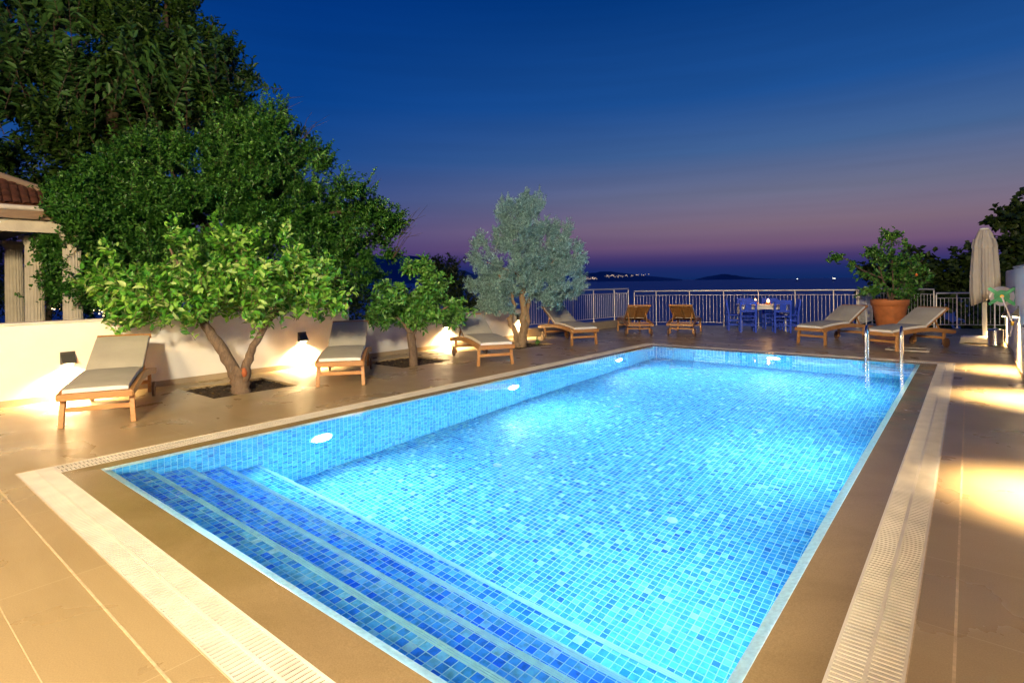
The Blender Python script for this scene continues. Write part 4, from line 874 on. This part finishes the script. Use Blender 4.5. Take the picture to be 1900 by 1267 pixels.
# fig trees on the right
for i,(c,lb,LBf) in enumerate([((.9,28.5,-2.6),'tall dark fig tree with broad leaves behind the closed parasol',[(0,0,4.9,1.3,.9),(.6,0,6.3,.95,.9),(1.5,0,6.1,.9,.9),(-.7,0,4.2,1.3,.8),(1.3,0,4.9,1.2,1.1),(0,0,3.6,1.8,1.2),(1.8,0,4.0,1.4,1.3),(-.4,0,2.5,1.8,1)]),((-2.3,27.2,-2.6),'low dark fig tree behind the terracotta pot and railing',[(-.3,0,4.3,.9,.7),(.9,0,4.5,1.0,.7),(.4,0,3.2,1.5,.9),(1.9,0,3.8,.9,.7),(0,0,2.3,1.6,.9)])]):
    t=thing('fig_tree',lb,'tree',c,0,'dark fig trees beyond the railing')
    crown(t,lobes_of(LBf),int(900 if i==0 else 600),9,.5,.23,.8,m_fig,50+i,shell=.45,upb=.6)
    m=MB(); limb(m,[(0,0,-.5),(.1,0,2),(0,0,4.5)],.16,.05,rnd,8); limb(m,[(.05,0,2),loc(.8,0,3.8)],.07,.03,rnd,8); m.build('trunk',m_bark3,t)
# terracotta pot with its plant
t=thing('terracotta_pot','big terracotta pot standing between the two loungers by the railing','pot',(-1.78,19.35,0))
m=MB(); m.lathe([(.28,0),(.31,.02),(.43,.66),(.44,.68),(.462,.69),(.48,.84),(.475,.86),(.44,.86),(.425,.76)],48,cap=False); m.build('body',m_terra,t)
m=MB(); m.lathe([(.43,.755),(.43,.77)],32); m.build('earth',m_soil,t)
t=thing('potted_citrus','loose leafy citrus bush growing from the terracotta pot with a stray branch','plant',(-1.78,19.35,.77))
m=MB()
for a in([loc(0,0,0),loc(-.12,0,.5),loc(-.3,0,1.0),loc(-.4,0,1.5)],[loc(.02,0,0),loc(.1,0,.6),loc(.05,0,1.4),loc(.1,0,1.9)],[loc(.05,0,0),loc(.3,0,.5),loc(.7,0,1.0),loc(.95,0,1.2)],[loc(-.2,0,.7),loc(-.8,0,.95),loc(-1.2,0,1.25),loc(-1.65,0,1.33)]): limb(m,a,.03,.01,rnd,6,wob=.015)
m.build('stems',m_bark1,t)
LB=lobes_of([(0,0,1.35,.5,.42),(-.4,0,1.0,.42,.4),(.45,0,.95,.5,.35),(.1,0,.7,.6,.3),(.15,0,1.85,.3,.25),(.9,0,.85,.3,.25),(-.5,0,.3,.35,.25),(.5,0,.3,.4,.25),(-.55,0,1.4,.2,.2)])
crown(t,LB,130,10,.38,.135,.5,m_orange,61,upb=.5,shell=.3,sub=5,frac=.5,twigmat=m_bark1)
crown(t,lobes_of([(-1.5,0,1.32,.22,.1),(-1.05,0,1.1,.14,.08)]),16,10,.26,.13,.45,m_orange,62,shell=.2,name='stray_branch')
m=MB(); m.lathe([(.001,-.04),(.035,-.02),(.04,0),(.035,.02),(.001,.04)],12,loc(.42,-.5,.78)); m.build('fruit',mat('fruit',(.7,.2,.04),.5),t)
# soil in the pits and small plant by the olive
for i,(a,b,c,d) in enumerate(PITS):
    m=MB(); g=random.Random(70+i); n=26
    V=[(a+(b-a)*u/n,c+(d-c)*v/n,-.035+g.uniform(-.018,.018)) for v in range(n+1) for u in range(n+1)]
    m.add(V,[(v*(n+1)+u,v*(n+1)+u+1,(v+1)*(n+1)+u+1,(v+1)*(n+1)+u) for v in range(n) for u in range(n)],0,True)
    struct(m.build('soil_bed',m_soil))
    gg=np.random.default_rng(80+i); k=110; pos=np.stack([gg.uniform(a+.03,b-.03,k),gg.uniform(c+.03,d-.03,k),np.full(k,-.012)],1)
    dr=unit(gg.normal(size=(k,3))*np.array([1,1,.15])); nm=unit(gg.normal(size=(k,3))*.4+np.array([0,0,1]))
    o=leaf_mesh('fallen_leaves',pos,dr,nm,gg.uniform(.03,.06,k),.45,leaf_mat('dry_leaf',[(.05,.03,.012),(.12,.08,.03),(.2,.13,.05)],.8,.1),None); o['kind']='stuff'; o['label']='dry fallen leaves on the soil of the tree pit'; o['category']='leaf litter'
t=thing('seedling','tiny green seedling in the soil right of the olive trunks','plant',(-8.0,10.75,-.04)); crown(t,[(0,0,.09,.07,.07,.06)],14,6,.1,.05,.4,m_orange,90,shell=.2)
t=thing('leaf_sprig','leafy branch tip poking in at the left frame edge above the wall','plant',(-6.55,.75,.95))
crown(t,[(0,0,0,.12,.1,.06)],5,7,.3,.085,.4,m_orange,91,shell=.2); m=MB(); limb(m,[(-.05,-.5,-.95),(-.06,-.42,-.4),(0,-.1,0)],.015,.006,rnd,6); m.build('stem',m_bark1,t)
m=MB(); g=random.Random(99)
for x0_,x1_,y0_,y1_,n_ in((164,216,572,587,16),(84,112,562,574,6)):
    for k in range(n_):
        p=pix(g.uniform(x0_,x1_),g.uniform(y0_,y1_),14.5); m.box(p,(.022,.022,.02))
m.build('string_lights',m_str,kind='stuff',label='tiny warm lights twinkling behind the foliage over the wall',category='string lights')
print('leaf polys',sum(len(o.data.polygons) for o in COL.objects if o.type=='MESH'))

bpy.data.objects['pool_water'].cycles.is_caustics_caster=True
for o in COL.objects:
    if o.type=='MESH' and (o.name.split('.')[0] in('crown','leaves','trunk','wall_face','seat_cushion','back_cushion','paving','post','baluster_panel','canopy','handrail','side_rail')): o.cycles.is_caustics_receiver=True
